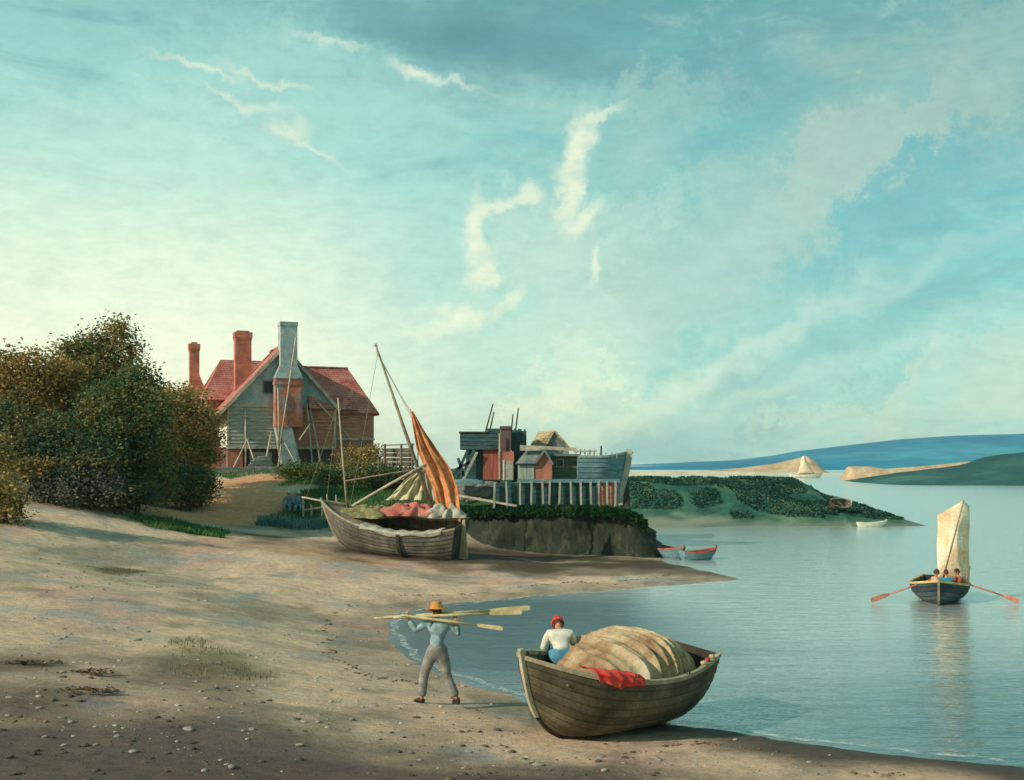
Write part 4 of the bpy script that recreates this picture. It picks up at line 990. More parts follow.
# ---- beached smack
GL = (P(400,550,45).x-.38, 45.1)
zb = gz(*GL)
smk = thing('fishing_boat', 'old clinker fishing smack beached below the bank, tan sail hanging from leaning mast', 'boat', (GL[0], GL[1], .42), (R(-13), R(-5.5), R(180-19)))
sg = dict(hull=M['hull_smack'], inner=M['hull_inner'], rail=M['gunwale'], stem=M['gunwale'])
ptK, bwK, shK = make_boat(smk, 6.3, 2.3, 1.42, .62, .38, sg, strakes=11, transom=.68, rocker=.42, rake=.55, thwarts=(), lap=.03, full=.8, ribs=12)
def inS(px, py, Y): return w2l(smk, P(px, py, Y))
def pole(name, mat, root, a, b, r0, r1, n=8):
    k = MB(); a, b = Vector(a), Vector(b); mid = a.lerp(b, .5)+Vector((.02,0,.01)); k.tube([a, mid, b], [r0, (r0+r1)/2, r1], n); return k.build(name, mat, root, smooth=True)
# deck in the fore part
k = MB(); rows = [[], []]
for i in range(13):
    s = .58+.4*i/12; b = bwK(s)*.95; x = -3.15+6.3*s; z = shK(s)-.12; rows[0].append(Vector((x,-b,z))); rows[1].append(Vector((x,b,z)))
k.grid(rows); k.build('fore_deck', M['mid_wood'], smk)
k = MB(); rows = [[], []]
for i in range(13):
    s = .02+.54*i/12; b = bwK(s)*.93; x = -3.15+6.3*s; z = shK(s)-.42; rows[0].append(Vector((x,-b,z))); rows[1].append(Vector((x,b,z)))
k.grid(rows); k.build('floor_boards', M['hull_inner'], smk)
pole('mast', M['mid_wood'], smk, inS(433,512,44.8), inS(375.5,344,45.3), .10, .035, 10)
pole('fore_mast', M['pale_wood'], smk, inS(348,516,45.9), inS(338,398,45.9), .05, .03)
pole('bowsprit', M['pale_wood'], smk, inS(340,505,46.2), inS(302,497,47.2), .06, .035)
pole('boom', M['mid_wood'], smk, inS(433,467,44.9), inS(345,481,45.9), .035, .03)
pole('gaff', M['pale_wood'], smk, inS(428,463,44.7), inS(352,506,45.2), .06, .05)
k = MB()
for dx, dz in ((.05,.12),(-.1,.16),(.12,.0),(-.12,.04)): k.tube([inS(375.5,346,45.3), inS(375.5,346,45.3)+Vector((dx,0,dz))], [.02,.008], 5)
k.build('mast_spikes', M['mid_wood'], smk)
# rudder and stern post
k = MB(); k.prism([(-3.17,-.03,1.95),(-3.27,-.03,1.95),(-3.36,-.03,.9),(-3.42,-.03,.15),(-3.02,-.03,.05)], (0,.07,0)); k.build('rudder', M['gunwale'], smk)
k = MB(); k.box((-.25,-1.205,.38),(-.05,-1.14,1.5)) if False else None
pp = [ptK(.36, t, 1, .055) for t in (1,.85,.7,.55,.4)]
k.grid([[p+Vector((-.07,.0,0)) for p in pp],[p+Vector((-.07,.05,0)) for p in pp],[p+Vector((.07,.05,0)) for p in pp],[p+Vector((.07,0,0)) for p in pp]]); k.build('rubbing_post', M['dark_wood'], smk)
# sails
def cloth(name, mat, root, outline_l, outline_r, n=26, m_=14, fold=.05, freq=9, thick=.015):
    """surface between two polylines (world points), with vertical folds"""
    def samp(pl, t):
        q = t*(len(pl)-1); i = min(int(q), len(pl)-2); return Vector(pl[i]).lerp(Vector(pl[i+1]), q-i)
    k = MB(); rows = []
    for j in range(n+1):
        v_ = j/n; a, b = samp(outline_l, v_), samp(outline_r, v_); row = []
        for i in range(m_+1):
            u_ = i/m_; p = a.lerp(b, u_); p.y += fold*(math.sin(u_*freq+v_*3)+.5*math.sin(u_*freq*2.3-v_*5))*min(1, 3*v_+.1); row.append(p)
        rows.append(row)
    k.grid(rows)
    if root is not None:
        Mi = Matrix.LocRotScale(root.location, root.rotation_euler, root.scale).inverted(); k.xf(Mi)
    o = k.build(name, mat, root, smooth=True); o.modifiers.new('t','SOLIDIFY').thickness = thick; return o
YK = 44.7
cloth('main_sail', M['sail_tan'], smk, [P(411,412,YK),P(414,432,YK),P(417,450,YK),P(425,470,YK),P(432,488,YK),P(438,514,YK-.2)], [P(413,411,YK),P(425,432,YK),P(437,450,YK),P(450,468,YK),P(458,490,YK-.1),P(461,522,YK-.55)], fold=.12, freq=14, m_=22)
pole('sail_yard', M['sail_tan'], smk, P(410,410,YK)-P(410,410,YK)+inS(410,409,YK), inS(444,505,YK), .03, .03)
cloth('fore_sail', M['sail_yellow'], smk, [P(420,470,45.2),P(405,480,45.2),P(391,495,45.2),P(385,500,45.1)], [P(424,471,45.2),P(425,480,45.1),P(424,492,45.1),P(424,500,45)], fold=.10, freq=16, m_=24)
cloth('grey_sail', M['cloth_grey'], smk, [P(423,466,44.95),P(424,480,44.9),P(426,498,44.9)], [P(426,466,44.9),P(434,482,44.9),P(440,503,44.8)], fold=.08, freq=12)
k = MB()
for a, b in (((376,352,45.2),(411,412,YK)),((376,350,45.3),(456,500,44.5)),((378,352,45.3),(349,512,45.8)),((339,400,45.9),(306,498,47)),((338,399,45.9),(326,506,46)),((376,350,45.3),(443,470,44.9))):
    k.tube([inS(*a), inS(*a).lerp(inS(*b), .5)+Vector((0,0,-.06)), inS(*b)], .009, 5)
k.build('rigging', M['rope'], smk)
def heap(name, label, cat, loc, rx, ry, h, mat, rot=0, lump=.25, seed=0, nn=72):
    k = MB(); rows = []
    for j in range(25):
        ph = j/24; row = []
        for i in range(nn+1):
            a = 2*math.pi*(i%nn)/nn; l = 1+lump*(.5*math.sin(a*3+seed)+.3*math.sin(a*7+seed*2)+.2*math.sin(a*11+ph*9))*min(1, ph*1.5)
            row.append(Vector((rx*l*math.sin(ph*math.pi/2)*math.cos(a), ry*l*math.sin(ph*math.pi/2)*math.sin(a), h*math.cos(ph*math.pi/2)**.7*(1+.5*lump*math.sin(a*5+ph*6+seed)+.5*lump*math.sin(rx*3*ph*math.cos(a)*4+seed)*math.sin(ph*math.sin(a)*9+seed*3))+h*lump*.25*math.sin(a*9+ph*13+seed)*math.sin(ph*3.1))))
        rows.append(row)
    k.grid(rows); o = k.build(name, mat, smooth=True); o.location = loc; o.rotation_euler = (0,0,rot) if not hasattr(rot,'__len__') else rot; return tag(o, label, cat)
c = P(408,507,44.9); heap('sail_heap', 'faded red sailcloth heaped in the middle of the beached smack', 'cloth', c-Vector((0,.05,.34)), 1.15, .75, .42, M['cloth_pink'], R(-19), .4, 2)
c = P(374,515,45.2); heap('net_heap', 'mossy green fishing net spread over the fore deck of the smack', 'net', c-Vector((0,.0,.10)), 1.25, .8, .42, M['net_green'], R(-19), .5, 5)
# pale cloth draped along the near rail, part of the lowered sail
def drape_fn(u, v):
    s = .08+.55*u; p = ptK(s, 1, 1); f = .03*math.sin(u*40)+.02*math.sin(u*17+v*4)
    if v < .55: q = v/.55; return (p.x, p.y-.45*(1-q), p.z+.07+f*.8-.06*(1-q))
    q = (v-.55)/.45; dr = (.13+.06*math.sin(u*13))*q; pp = ptK(s, 1-dr/1.6, 1, .07); return (pp.x, pp.y+.01, p.z+.05-dr)
k = MB(); k.grid([[Vector(drape_fn(i/70, j/12)) for i in range(71)] for j in range(13)]); k.build('rail_cloth', M['cloth_grey'], smk, smooth=True)
c = P(445,510,44.6); heap('grey_cloth', 'pale grey cloth heaped at the stern of the smack under the tan sail', 'cloth', c-Vector((0,0,.3)), .7, .6, .45, M['cloth_grey'], R(-19), .5, 8)
p = P(334,506,46.2); heap('red_buoy', 'small rusty red buoy in the bow of the smack', 'buoy', p-Vector((0,0,.18)), .16, .16, .28, M['red_wood'], 0, .05)

# ------------------------------------------------------------------ house
HO = P(228, 471, 70); HO.z = gz(HO.x, HO.y)-.05; TH = R(22)
hs = thing('timber_house', 'red roofed timber and brick house with tall chimneys above the beach', 'house', HO, TH); hs.scale = (1.04,1,1)
zr = 3.80-HO.z
def lapwall(k, x0, x1, z0, z1, y=0., step=.2, proud=.05, flip=False, axis='x'):
    """boarded wall facing -y (or -x when axis is 'y')"""
    z = z0
    while z < z1-.02:
        zt = min(z+step, z1)
        a = [(x0, y-proud, z), (x1, y-proud, z), (x1, y-.004, zt), (x0, y-.004, zt)]; b = [(x0,y-.004,z),(x1,y-.004,z),(x1,y-proud,z),(x0,y-proud,z)]
        if axis == 'y': a = [(q[1], q[0], q[2]) for q in a]; b = [(q[1], q[0], q[2]) for q in b]
        k.add(a, [(0,1,2,3)]); k.add(b, [(0,1,2,3)]); z = zt
W1, D1 = 6.65, 4.6; E1, A1 = 4.25, 8.05; AX = W1/2+.02
GF = 1.15          # ground floor height of the recessed part
# ground floor brick
k = MB(); k.box((.15,.35,-.4),(W1-.1,D1,1.55)); k.build('ground_floor_wall', M['brick_dark'], hs)
k = MB(); k.box((-.02,.1,-.4),(.9,.5,1.55)); k.build('brick_pier', M['brick'], hs)
# upper floor
k = MB(); k.box((.0,.04,1.55),(W1,D1,E1)); k.build('upper_wall_core', M['white_wash'], hs)
k = MB(); lapwall(k, .0, 3.2, 1.58, E1, .04, .23, .06); k.build('boarding', M['board_grey'], hs)
k = MB(); lapwall(k, 3.2, W1, 1.58, E1, .04, .23, .06); k.build('boarding', M['board_red'], hs, )
k = MB(); k.box((-.04,-.03,1.44),(W1+.04,.1,1.58)); k.box((-.03,-.03,E1-.1),(W1+.03,.06,E1+.06)); k.build('beam', M['pale_wood'], hs)
k = MB(); k.box((-.05,-.02,1.4),(.07,.1,E1)); k.box((W1-.07,-.02,1.4),(W1+.05,.1,E1)); k.build('corner_post', M['pale_wood'], hs)
# gable
k = MB(); k.prism([(.0,.02,E1+.05),(W1,.02,E1+.05),(AX,.02,A1-.1)], (0,.12,0)); k.build('gable_wall', M['render'], hs)
k = MB(); k.box((2.1,-.03,5.0),(2.75,.02,5.85)); wf = k.build('window', M['mid_wood'], hs); k = MB(); k.box((2.17,-.045,5.07),(2.68,-.032,5.78)); k.build('pane', M['glass'], wf)
# gable roof
def slab(k, a, b, c, d, t=.14):
    """roof slab from four top corners"""
    a, b, c, d = map(Vector, (a,b,c,d)); n = (b-a).cross(d-a).normalized()
    if n.z < 0: n = -n
    k.add([a,b,c,d,a-n*t,b-n*t,c-n*t,d-n*t], [(0,1,2,3),(7,6,5,4),(0,4,5,1),(1,5,6,2),(2,6,7,3),(3,7,4,0)])
ov = .32
sl = (A1-E1)/AX; ex = .85
k = MB(); slab(k, (-ex,-ov,E1-sl*ex+.12),(-ex,D1+.2,E1-sl*ex+.12),(AX,D1+.2,A1+.12),(AX,-ov,A1+.12)); slab(k, (W1+.25,-ov,E1-sl*.25+.12),(W1+.25,D1+.2,E1-sl*.25+.12),(AX+.01,D1+.2,A1+.115),(AX+.01,-ov,A1+.115)); rf = k.build('roof', M['red_tile'], hs)
k = MB(); k.bar((-ex,-ov-.03,E1-sl*ex+.0),(AX,-ov-.03,A1),.05,.2); k.bar((W1+.25,-ov-.034,E1-sl*.25),(AX,-ov-.034,A1),.05,.2); k.build('barge_board', M['pale_wood'], hs)
k = MB(); k.tube([(AX,-ov,A1+.14),(AX,D1+.2,A1+.14)], .09, 8); k.build('ridge_tiles', M['red_tile'], rf)
# right wing
X0, X1 = 3.4, 9.35; YF, YB = .75, 6.2; E2, A2 = 4.0, 7.05; YR = 3.2
k = MB(); k.box((W1,YF+.06,-.5),(X1,YB,2.15)); k.build('wing_ground_wall', M['brick_lit'], hs)
k = MB(); k.box((X0+.5,YF+.08,2.15),(X1+.02,YB-.02,E2)); k.build('wing_wall_core', M['board_red'], hs)
k = MB(); lapwall(k, W1, X1+.02, 2.18, E2, YF+.08, .2, .04); k.build('wing_boarding', M['board_red'], hs)
k = MB(); k.box((W1,YF-.02,2.06),(X1+.06,YF+.08,2.2)); k.build('wing_beam', M['pale_wood'], hs)
k = MB()
slab(k, (W1-.2,YF-.25,E2-.12),(X1+.3,YF-.25,E2-.12),(X1-1.15,YR,A2),(X0,YR,A2)); slab(k, (W1-.2,YB+.2,E2-.12),(X1+.3,YB+.2,E2-.12),(X1-1.15,YR+.01,A2-.01),(X0,YR+.01,A2-.01))
a_, b_, c_ = (X1+.3,YF-.25,E2-.12),(X1+.3,YB+.2,E2-.12),(X1-1.15,YR,A2)
k.add([a_,b_,c_,(X1+.3,YF-.25,E2-.26),(X1+.3,YB+.2,E2-.26),(X1-1.25,YR,A2-.2)], [(0,1,2),(5,4,3),(0,3,4,1)])
wr = k.build('wing_roof', M['red_tile'], hs)
k = MB(); k.tube([(X0,YR,A2+.03),(X1-1.15,YR,A2+.03)], .08, 8); k.build('ridge_tiles', M['red_tile'], wr)
# pent roof between the chimney and the wing
k = MB(); slab(k, (4.9,-.55,4.1),(8.2,-.1+.5,4.1),(7.5,.75,4.95),(4.9,.0,4.95), .1); k.build('pent_roof', M['red_tile'], hs)
# rear range, hipped
k = MB(); k.box((-.75,4.5,-.5),(6.3,8.8,4.9)); k.build('rear_wall', M['brick'], hs)
k = MB(); rz = 7.7; rx0, rx1 = .35, 5.2
P4 = [(-1.15,4.1,4.75),(6.7,4.1,4.75),(6.7,9.2,4.75),(-1.15,9.2,4.75),(rx0,6.6,rz),(rx1,6.6,rz)]
k.add(P4, [(0,1,5,4),(1,2,5),(2,3,4,5),(3,0,4),(3,2,1,0)]); rr2 = k.build('rear_roof', M['red_tile'], hs)
# chimneys
def stack(name, cx, cy, w_, d_, z0, z1, mat, parent, cap=True, taper=0):
    k = MB(); k.box((cx-w_/2,cy-d_/2,z0),(cx+w_/2,cy+d_/2,z1))
    if cap:
        for q, (e, h0, h1) in enumerate(((.03,.5,.36),(.06,.36,.0))): k.box((cx-w_/2-e,cy-d_/2-e,z1-h0),(cx+w_/2+e,cy+d_/2+e,z1-h1+.001*q))
        k.box((cx-w_/2+.12,cy-d_/2+.12,z1-.1),(cx+w_/2-.12,cy+d_/2-.12,z1+.12))
    return k.build(name, mat, parent)
stack('chimney', 1.35, 3.4, 1.02, .8, 4.5, 9.25, M['brick'], rf)
ch = stack('chimney', -1.3, 7.1, .62, .62, -.5, 8.75, M['brick'], hs)
k = MB(); k.prism([(-1.95,6.7,-.5),(-.6,6.7,-.5),(-.6,6.7,5.6),(-1.0,6.7,6.6),(-1.95,6.7,5.6)], (0,.9,0)); k.build('shoulder', M['brick'], ch)
# front stack: brick breast, sloped shoulders, tall rendered shaft
k = MB(); k.box((2.72,-.95,2.85),(4.38,-.08,5.95)); k.box((2.67,-1.0,5.55),(4.43,-.08,5.72)); fc = k.build('chimney', M['brick_lit'], hs)
k = MB(); k.add([(2.67,-1.0,5.95),(4.43,-1.0,5.95),(4.43,-.08,5.95),(2.67,-.08,5.95),(3.02,-.85,6.75),(4.12,-.85,6.75),(4.12,-.05,6.75),(3.02,-.05,6.75)], [(3,2,1,0),(4,5,6,7),(0,1,5,4),(1,2,6,5),(2,3,7,6),(3,0,4,7)]); k.build('shoulder', M['render'], fc)
k = MB(); k.box((3.05,-.85,6.7),(4.09,.1,9.55)); k.box((3.02,-.88,9.35),(4.12,.13,9.6)); k.build('shaft', M['render'], fc)
k = MB(); k.add([(3.3,-.85,-.4),(4.5,-.85,-.4),(4.5,-.1,-.4),(3.3,-.1,-.4),(2.75,-.9,2.85),(3.75,-.9,2.85),(3.75,-.1,2.85),(2.75,-.1,2.85)], [(3,2,1,0),(4,5,6,7),(0,1,5,4),(1,2,6,5),(2,3,7,6),(3,0,4,7)]); k.build('buttress', M['render'], fc)
k = MB(); k.box((1.35,.26,.1),(2.7,.38,1.25)); dr = k.build('shutter_board', M['board_grey'], hs)
# timber shores leaning on the house: things of their own
Rz = Matrix.Rotation(TH, 3, 'Z')
def H2W(x, y, z): return HO+Rz@Vector((x*1.04, y, z))
GP = 'timber props shoring up the house'
props = [((3.0,-1.15,1.9),(3.95,-1.08,8.6),'longest timber prop, slanting up the brick chimney of the house'),
 ((-.0,-1.3,0),(1.12,-.12,2.0),'leftmost slanting prop at the corner of the house front'),
 ((1.05,-.16,0),(1.0,-.16,4.0),'upright pole against the grey boarding left of the chimney'),
 ((1.6,-1.2,0),(1.1,-.22,2.05),'short prop leaning back beside the upright pole on the house front'),
 ((1.95,-1.2,0),(2.6,-.2,2.6),'thin slanting prop over the heaped boards'),
 ((2.75,-1.5,0),(3.1,-1.02,2.1),'prop on the left foot of the chimney buttress'),
 ((4.1,-1.7,0),(3.15,-1.08,2.0),'prop crossing the chimney buttress'),
 ((2.9,-1.1,1.2),(2.86,-1.06,5.3),'upright pole on the left edge of the chimney brickwork'),
 ((5.05,-.9,0),(4.72,-.5,4.5),'tall prop just right of the chimney'),
 ((5.6,-1.0,0),(4.95,-.4,4.1),'second tall prop right of the chimney, its foot farther out'),
 ((4.15,-1.2,2.0),(4.9,-.9,3.1),'short brace tilted against the right side of the chimney'),
 ((7.4,-.6,2.2),(5.3,-.35,4.7),'prop slanting down from the gable across the red boards')]
for a, b, lab in props:
    a, b = Vector(a), Vector(b)
    if a.z == 0:
        w_ = H2W(*a); a.z = gz(w_.x, w_.y)-HO.z-.08
    A_, B_ = H2W(*a), H2W(*b); k = MB(); d = B_-A_; k.tube([(0,0,0), d*.5+Vector((.02,0,.02)), d], [.062,.056,.045], 7); o = k.build('timber_prop', M['pale_wood'], smooth=True); o.location = A_; tag(o, lab, 'timber prop', GP)
# heap of boards before the door
p = H2W(1.95,-1.0,0); p.z = gz(p.x, p.y); k = MB()
for q in range(7): 
    w_ = 1.15-.13*q; k.bar((-w_+random.uniform(-.06,.06), random.uniform(-.1,.1), .06+q*.13),(w_*.8+random.uniform(-.06,.06), random.uniform(-.1,.1), .06+q*.13+random.uniform(-.02,.05)), .34-.02*q, .07)
o = k.build('board_stack', M['board_grey']); o.location = p; o.rotation_euler = (0,0,TH); tag(o, 'stepped stack of grey boards in front of the house', 'boards')
# low stone wall along the front
k = MB(); L0 = 5.2
for q in range(26):
    x0 = q*.2
    for r_ in range(3): k.box((x0+random.uniform(0,.01)+(r_%2)*.09, -.14+random.uniform(-.02,.02), r_*.15), (x0+.19+(r_%2)*.09, .14+random.uniform(-.02,.02), r_*.15+.143+random.uniform(-.01,.0)))
o = k.build('low_wall', M['wall_stone'], bevel=.015); p = H2W(-.9,-2.0,0); o.location = (p.x, p.y, gz(p.x,p.y)-.05); o.rotation_euler = (0,0,TH*.6); tag(o, 'low grey rubble wall at the foot of the house front', 'wall')

# ------------------------------------------------------------------ two people seated on the bank
p = on(289.5, 505, 54.2)
person('left one of two blue grey clad people with pale caps sitting on the bank', (p.x, p.y, p.z+.12), seated(.05,.3), dict(shirt=M['dress'], trousers=M['dress'], cap=M['cap_pale']), rot=R(175), group='pair seated on the bank')
p = on(298.5, 505, 54.2)
person('right one of two blue grey clad people with pale caps, beside the bowsprit', (p.x, p.y, p.z+.08), seated(.05,.3), dict(shirt=M['dress'], trousers=M['dress'], cap=M['cap_pale']), rot=R(190), group='pair seated on the bank')

# post and rail bits behind the bow
fr_ = thing('post_rail_fence', 'broken pale post and rail fence on the bank behind the bow of the smack', 'fence', on(320,500,52.5))
for px, h in ((303,.9),(311,.6),(322,.75),(327,1.0),(336,.95)):
    q = on(px, 500, 52.5); k = MB(); k.tube([q+Vector((0,0,-.2)), q+Vector((.03,0,h*.5)), q+Vector((.0,.02,h))], [.05,.045,.04], 6); k.build('post', M['pale_wood'], fr_, world=True)
k = MB(); a, b = on(325,500,52.5), on(337,500,52.5); k.bar(a+Vector((0,-.06,.55)), b+Vector((0,-.06,.55)), .05, .08); a, b = on(303,500,52.5), on(323,500,52.5); k.bar(a+Vector((0,-.06,.3)), b+Vector((0,-.06,.42)), .05, .07); k.build('rail', M['pale_wood'], fr_, world=True)
# timber stack and stakes behind the mast
tb = thing('timber_stack', 'framed stack of rough timber behind the mast of the smack', 'timber stack', on(399,490,60))
o_ = on(399,490,60); k = MB()
for r_ in range(7):
    z = P(0,478-r_*4.6,60).z
    for q in range(3): k.bar((P(384+random.uniform(-1,1),0,60).x, 59.4+q*.5, z),(P(413+random.uniform(-1,1),0,60).x, 59.4+q*.5, z+random.uniform(-.04,.04)), .2, .2)
k.build('logs', M['mid_wood'], tb, world=True)
k = MB(); k.bar(P(382,445.5,59.8), P(414,444,59.8), .5, .07)
k.build('top_board', M['board_grey'], tb, world=True)
for px in (384.5,401,412):
    k = MB(); a = P(px,500,59.0); a.z = gz(a.x,a.y)-.1; b = P(px+.3,444,59.0); k.tube([a,b], .07, 6); k.build('upright', M['mid_wood'], tb, world=True)
GK = 'stakes standing behind the beached smack'
for q, (px, py, Yq, lab) in enumerate(((378,455,59.2,'leftmost thin stake behind the beached smack'),(391,462,58.2,'thin stake in front of the timber stack behind the smack'),(396,458,58.2,'taller stake in front of the timber stack'),(406,464,58.2,'short stake in front of the right half of the timber stack'),(417,452,58.6,'stake beside the right end of the timber stack'))):
    a = on(px, 500, Yq); b = P(px+1, py, Yq); k = MB(); d = b-a; k.tube([(0,0,-.1), d], [.05,.035], 6); o = k.build('stake', M['mid_wood']); o.location = a; tag(o, lab, 'stake', GK)

# ------------------------------------------------------------------ wharf
ZT = 2.36
top = [(452,509,53.2),(470,508.5,51.6),(500,507,50.9),(540,507,50.4),(580,507,50.0),(610,508,49.7),(628,511,49.5),(640,517,49.6),(648,526,49.9),(652,530,51.5),(650,528,56),(640,520,60)]
tp = []
for px, py, Y in top:
    p = P(px, py, Y); p.z = min(p.z, ZT) ; tp.append(p)
tp = [Vector((p.x, p.y, p.z)) for p in tp]+[Vector((4.5,62,1.9)), Vector((-3.5,62,2.3))]
tp[0] = Vector((tp[0].x-1.2, 54.5, 2.2)); 
fine = []
for a, b in zip(tp[:-1], tp[1:]):
    kk = max(2, int((b-a).length/.22)); fine += [a.lerp(b, t/kk) for t in range(kk)]
fine.append(tp[-1]); cen = Vector((1,56,0))
rows = []
for j in range(13):
    t = j/12; row = []
    for i, p in enumerate(fine):
        nn_ = Vector((p.x-cen.x, (p.y-cen.y)*1.3, 0)).normalized(); bat = .08+.55*t+.5*t*max(0,(p.x-4)/2.2)
        bump = (math.sin(i*.9)*.06+math.sin(i*.37+1)*.08+random.uniform(-.09,.09)+.06*math.sin(i*2.3+j*.9))*(1 if j else 0)
        zz = p.z*(1-t**.85)-.35*t; q = p+nn_*(bat*t+bump+.10*math.sin(t*7+i*.2)); row.append(Vector((q.x, q.y, zz if j else p.z)))
    rows.append(row)
k = MB(); k.grid(rows)
wh = thing('wharf', 'dark weedy wharf bank with a grassy top, under the sheds', 'wharf', (1,56,0))
k.build('face', M['wharf'], wh, world=True, smooth=True)
k = MB(); inner = [[p+Vector((0,0,0)) for p in fine], [p.lerp(Vector((cen.x,cen.y,ZT)), .25)+Vector((0,0,.05+(ZT-p.z)*.0)) for p in fine], [p.lerp(Vector((cen.x,cen.y,ZT+.02)), .6) for p in fine], [Vector((cen.x, cen.y, ZT+.02)) for p in fine]]
k.grid(inner); k.build('turf_top', M['turf'], wh, world=True, smooth=True)
# weed hanging over the edge
n = 6500; idx = rng.integers(2, 66 if len(fine) > 70 else len(fine)-2, n); fp = np.array([f[:] for f in fine])
nf = len([f for f in fine if f.y < 52.5]); idx = rng.integers(0, nf, n); c = fp[idx]+np.c_[rng.uniform(-.15,.15,n), rng.uniform(-.35,.5,n), rng.uniform(-.12,.06,n)]
c[:,2] -= np.clip(-(c[:,1]-fp[idx,1]), 0, 1)*.9
an = rng.normal(size=(n,3)); an /= np.linalg.norm(an,axis=1)[:,None]; bn = np.cross(an, rng.normal(size=(n,3))); bn /= np.linalg.norm(bn,axis=1)[:,None]
raw_mesh('hanging_weed', (np.stack([c-an*.12, c+bn*.06, c+an*.12, c-bn*.06], 1).reshape(-1,3)-np.array([1,56,0])), np.arange(4*n).reshape(n,4), leaf_mat('edge_weed', [(20,56,34),(34,78,42),(60,92,46)], 1), wh)['kind'] = 'stuff'

def wbox(k, px0, px1, py0, py1, Y, depth):
    a, b = P(px0, py1, Y), P(px1, py0, Y); k.box((a.x, Y, a.z), (b.x, Y+depth, b.z))
def bx(name, mat, root, *a, bevel=0): k = MB(); wbox(k, *a); return k.build(name, mat, root, world=True, bevel=bevel)
# picket revetment fence
YF_ = 50.95
fn = thing('wharf_fence', 'grey fence of stout posts and a thick top rail along the wharf edge', 'fence', P(560,506,YF_))
bx('top_rail', M['board_blue'], fn, 517,620,479,482.6,YF_-.06,.22)
for px, pt_ in ((494,482),(507,481),(520,481),(531,481),(543,481),(549,481),(559,481),(571,481),(581,481),(591,481),(599,481),(607,481),(615,481)):
    k = MB(); a, b = P(px, 508, YF_), P(px+random.uniform(-1,1), pt_, YF_); k.bar(a+Vector((0,-.12,0)), b+Vector((0,-.12,0)), .09, .13); k.build('post', M['board_pale'], fn, world=True)
bx('backing_boards', M['board_teal'], fn, 494,596,483,507,YF_+.1,.06)
bx('backing_boards', M['board_red'], fn, 597,618,483,507,YF_+.1,.06)
# rough stone and planks left of the fence
k = MB()
for q in range(30):
    px = 457+random.random()*36; py = 484+random.random()*16; p = P(px, py, 51.9); k.ball(p, .22+.12*random.random(), 7, 5, (1.5,.8,.6))
k.jitter(.03); tag(k.build('rubble_heap', M['wall_stone']), 'heap of grey blue rubble at the left end of the wharf', 'rubble', kind='stuff')
k = MB(); k.bar(P(457,495,51.3), P(517,506,50.7), .25, .09); o = k.build('plank', M['pale_wood']); tag(o, 'long pale plank lying along the left end of the wharf edge', 'plank')
o = heap('upturned_boat', 'small pale blue upturned skiff on the rubble left of the wharf fence', 'boat', P(467,484,51.2), .85, .32, .24, M['board_blue'], 0, .02)

# dark tarred shed raised on braces
YD = 55
ds = thing('raised_shed', 'dark tarred shed raised on slanting braces at the left end of the wharf', 'shed', P(487,478,YD))
bx('upper_box', M['board_teal'], ds, 460,513,433,449.5,YD,2.4); bx('upper_box', M['board_teal'], ds, 487,500,428.5,433.2,YD+.1,1.6); bx('roof_edge', M['dark_wood'], ds, 459,488,431.5,433.2,YD-.06,2.5)
k = MB(); lapwall(k, P(460,0,YD).x, P(499,0,YD).x, P(0,449.5,YD).z, P(0,433,YD).z, YD, .2, .04); k.build('cladding', M['board_teal'], ds, world=True)
bx('lower_wall', M['board_teal'], ds, 476,484,449.5,482,YD+.3,2.0); bx('board_wall', M['board_red2'], ds, 483,499,449.5,480,YD+.15,.3)
bx('back_wall', M['board_teal'], ds, 466,500,449,484,YD+1.6,.15)
for a, b in (((453,482),(468,450)),((459,482),(474,450)),((464,476),(458,458)),((462,482),(477,452)),((455,470),(470,462))):
    k = MB(); k.bar(P(a[0],a[1],YD-.05), P(b[0],b[1],YD-.05), .16, .14); k.build('brace', M['board_teal'] if a[0] != 462 else M['board_pale'], ds, world=True)
# brick chimney house
bh = thing('brick_shed', 'narrow brick shed with a square chimney and a small pale door on the wharf', 'shed', P(505,478,54.6))
cs = bx('chimney', M['brick_dark'], bh, 500.5,511,428,452,54.6,.7); k = MB(); wbox(k, 499.7,511.8,426,429,54.55,.8); k.build('cap', M['brick_dark'], cs, world=True)
bx('wall', M['brick'], bh, 498,514,451.5,480,54.4,1.6); bx('corner_board', M['pale_wood'], bh, 498.6,500.2,433,479,54.33,.06)
dd = bx('door', M['board_grey'], bh, 504,513,461,480,54.32,.06); bx('door_post', M['white_wash'], dd, 502.8,504.4,460,480,54.28,.06)
# second dark box
d2 = thing('tarred_shed', 'dark tarred shed with a ragged top right of the square chimney', 'shed', P(519,478,55.6))
bx('wall', M['board_teal'], d2, 511.5,526.5,431,482,55.6,1.8)
k = MB()
for q in range(7): 
    x0 = 512+q*2; wbox(k, x0, x0+1.8, 431-random.uniform(0,3.2), 431.3, 55.6+.02*q, 1.0)
k.build('ragged_boards', M['board_teal'], d2, world=True)
# leaning poles
GQ = 'poles rising over the wharf sheds'
for a, b, lab in (((478,436,55.5),(493,404,55.5),'longest slanting pole rising over the dark raised shed'),((483,437,55.7),(494,412,55.7),'shorter pole beside the longest one over the raised shed'),((512,433,55.9),(518.5,408,55.9),'slanting pole over the tarred shed right of the square chimney'),((509,432,56.2),(513,414,56.2),'short pole just right of the square chimney')):
    A_, B_ = P(*a), P(*b); A_.z -= 1.2; k = MB(); k.tube([(0,0,0), B_-A_], [.06,.035], 6); o = k.build('leaning_pole', M['dark_wood']); o.location = A_; tag(o, lab, 'pole', GQ)
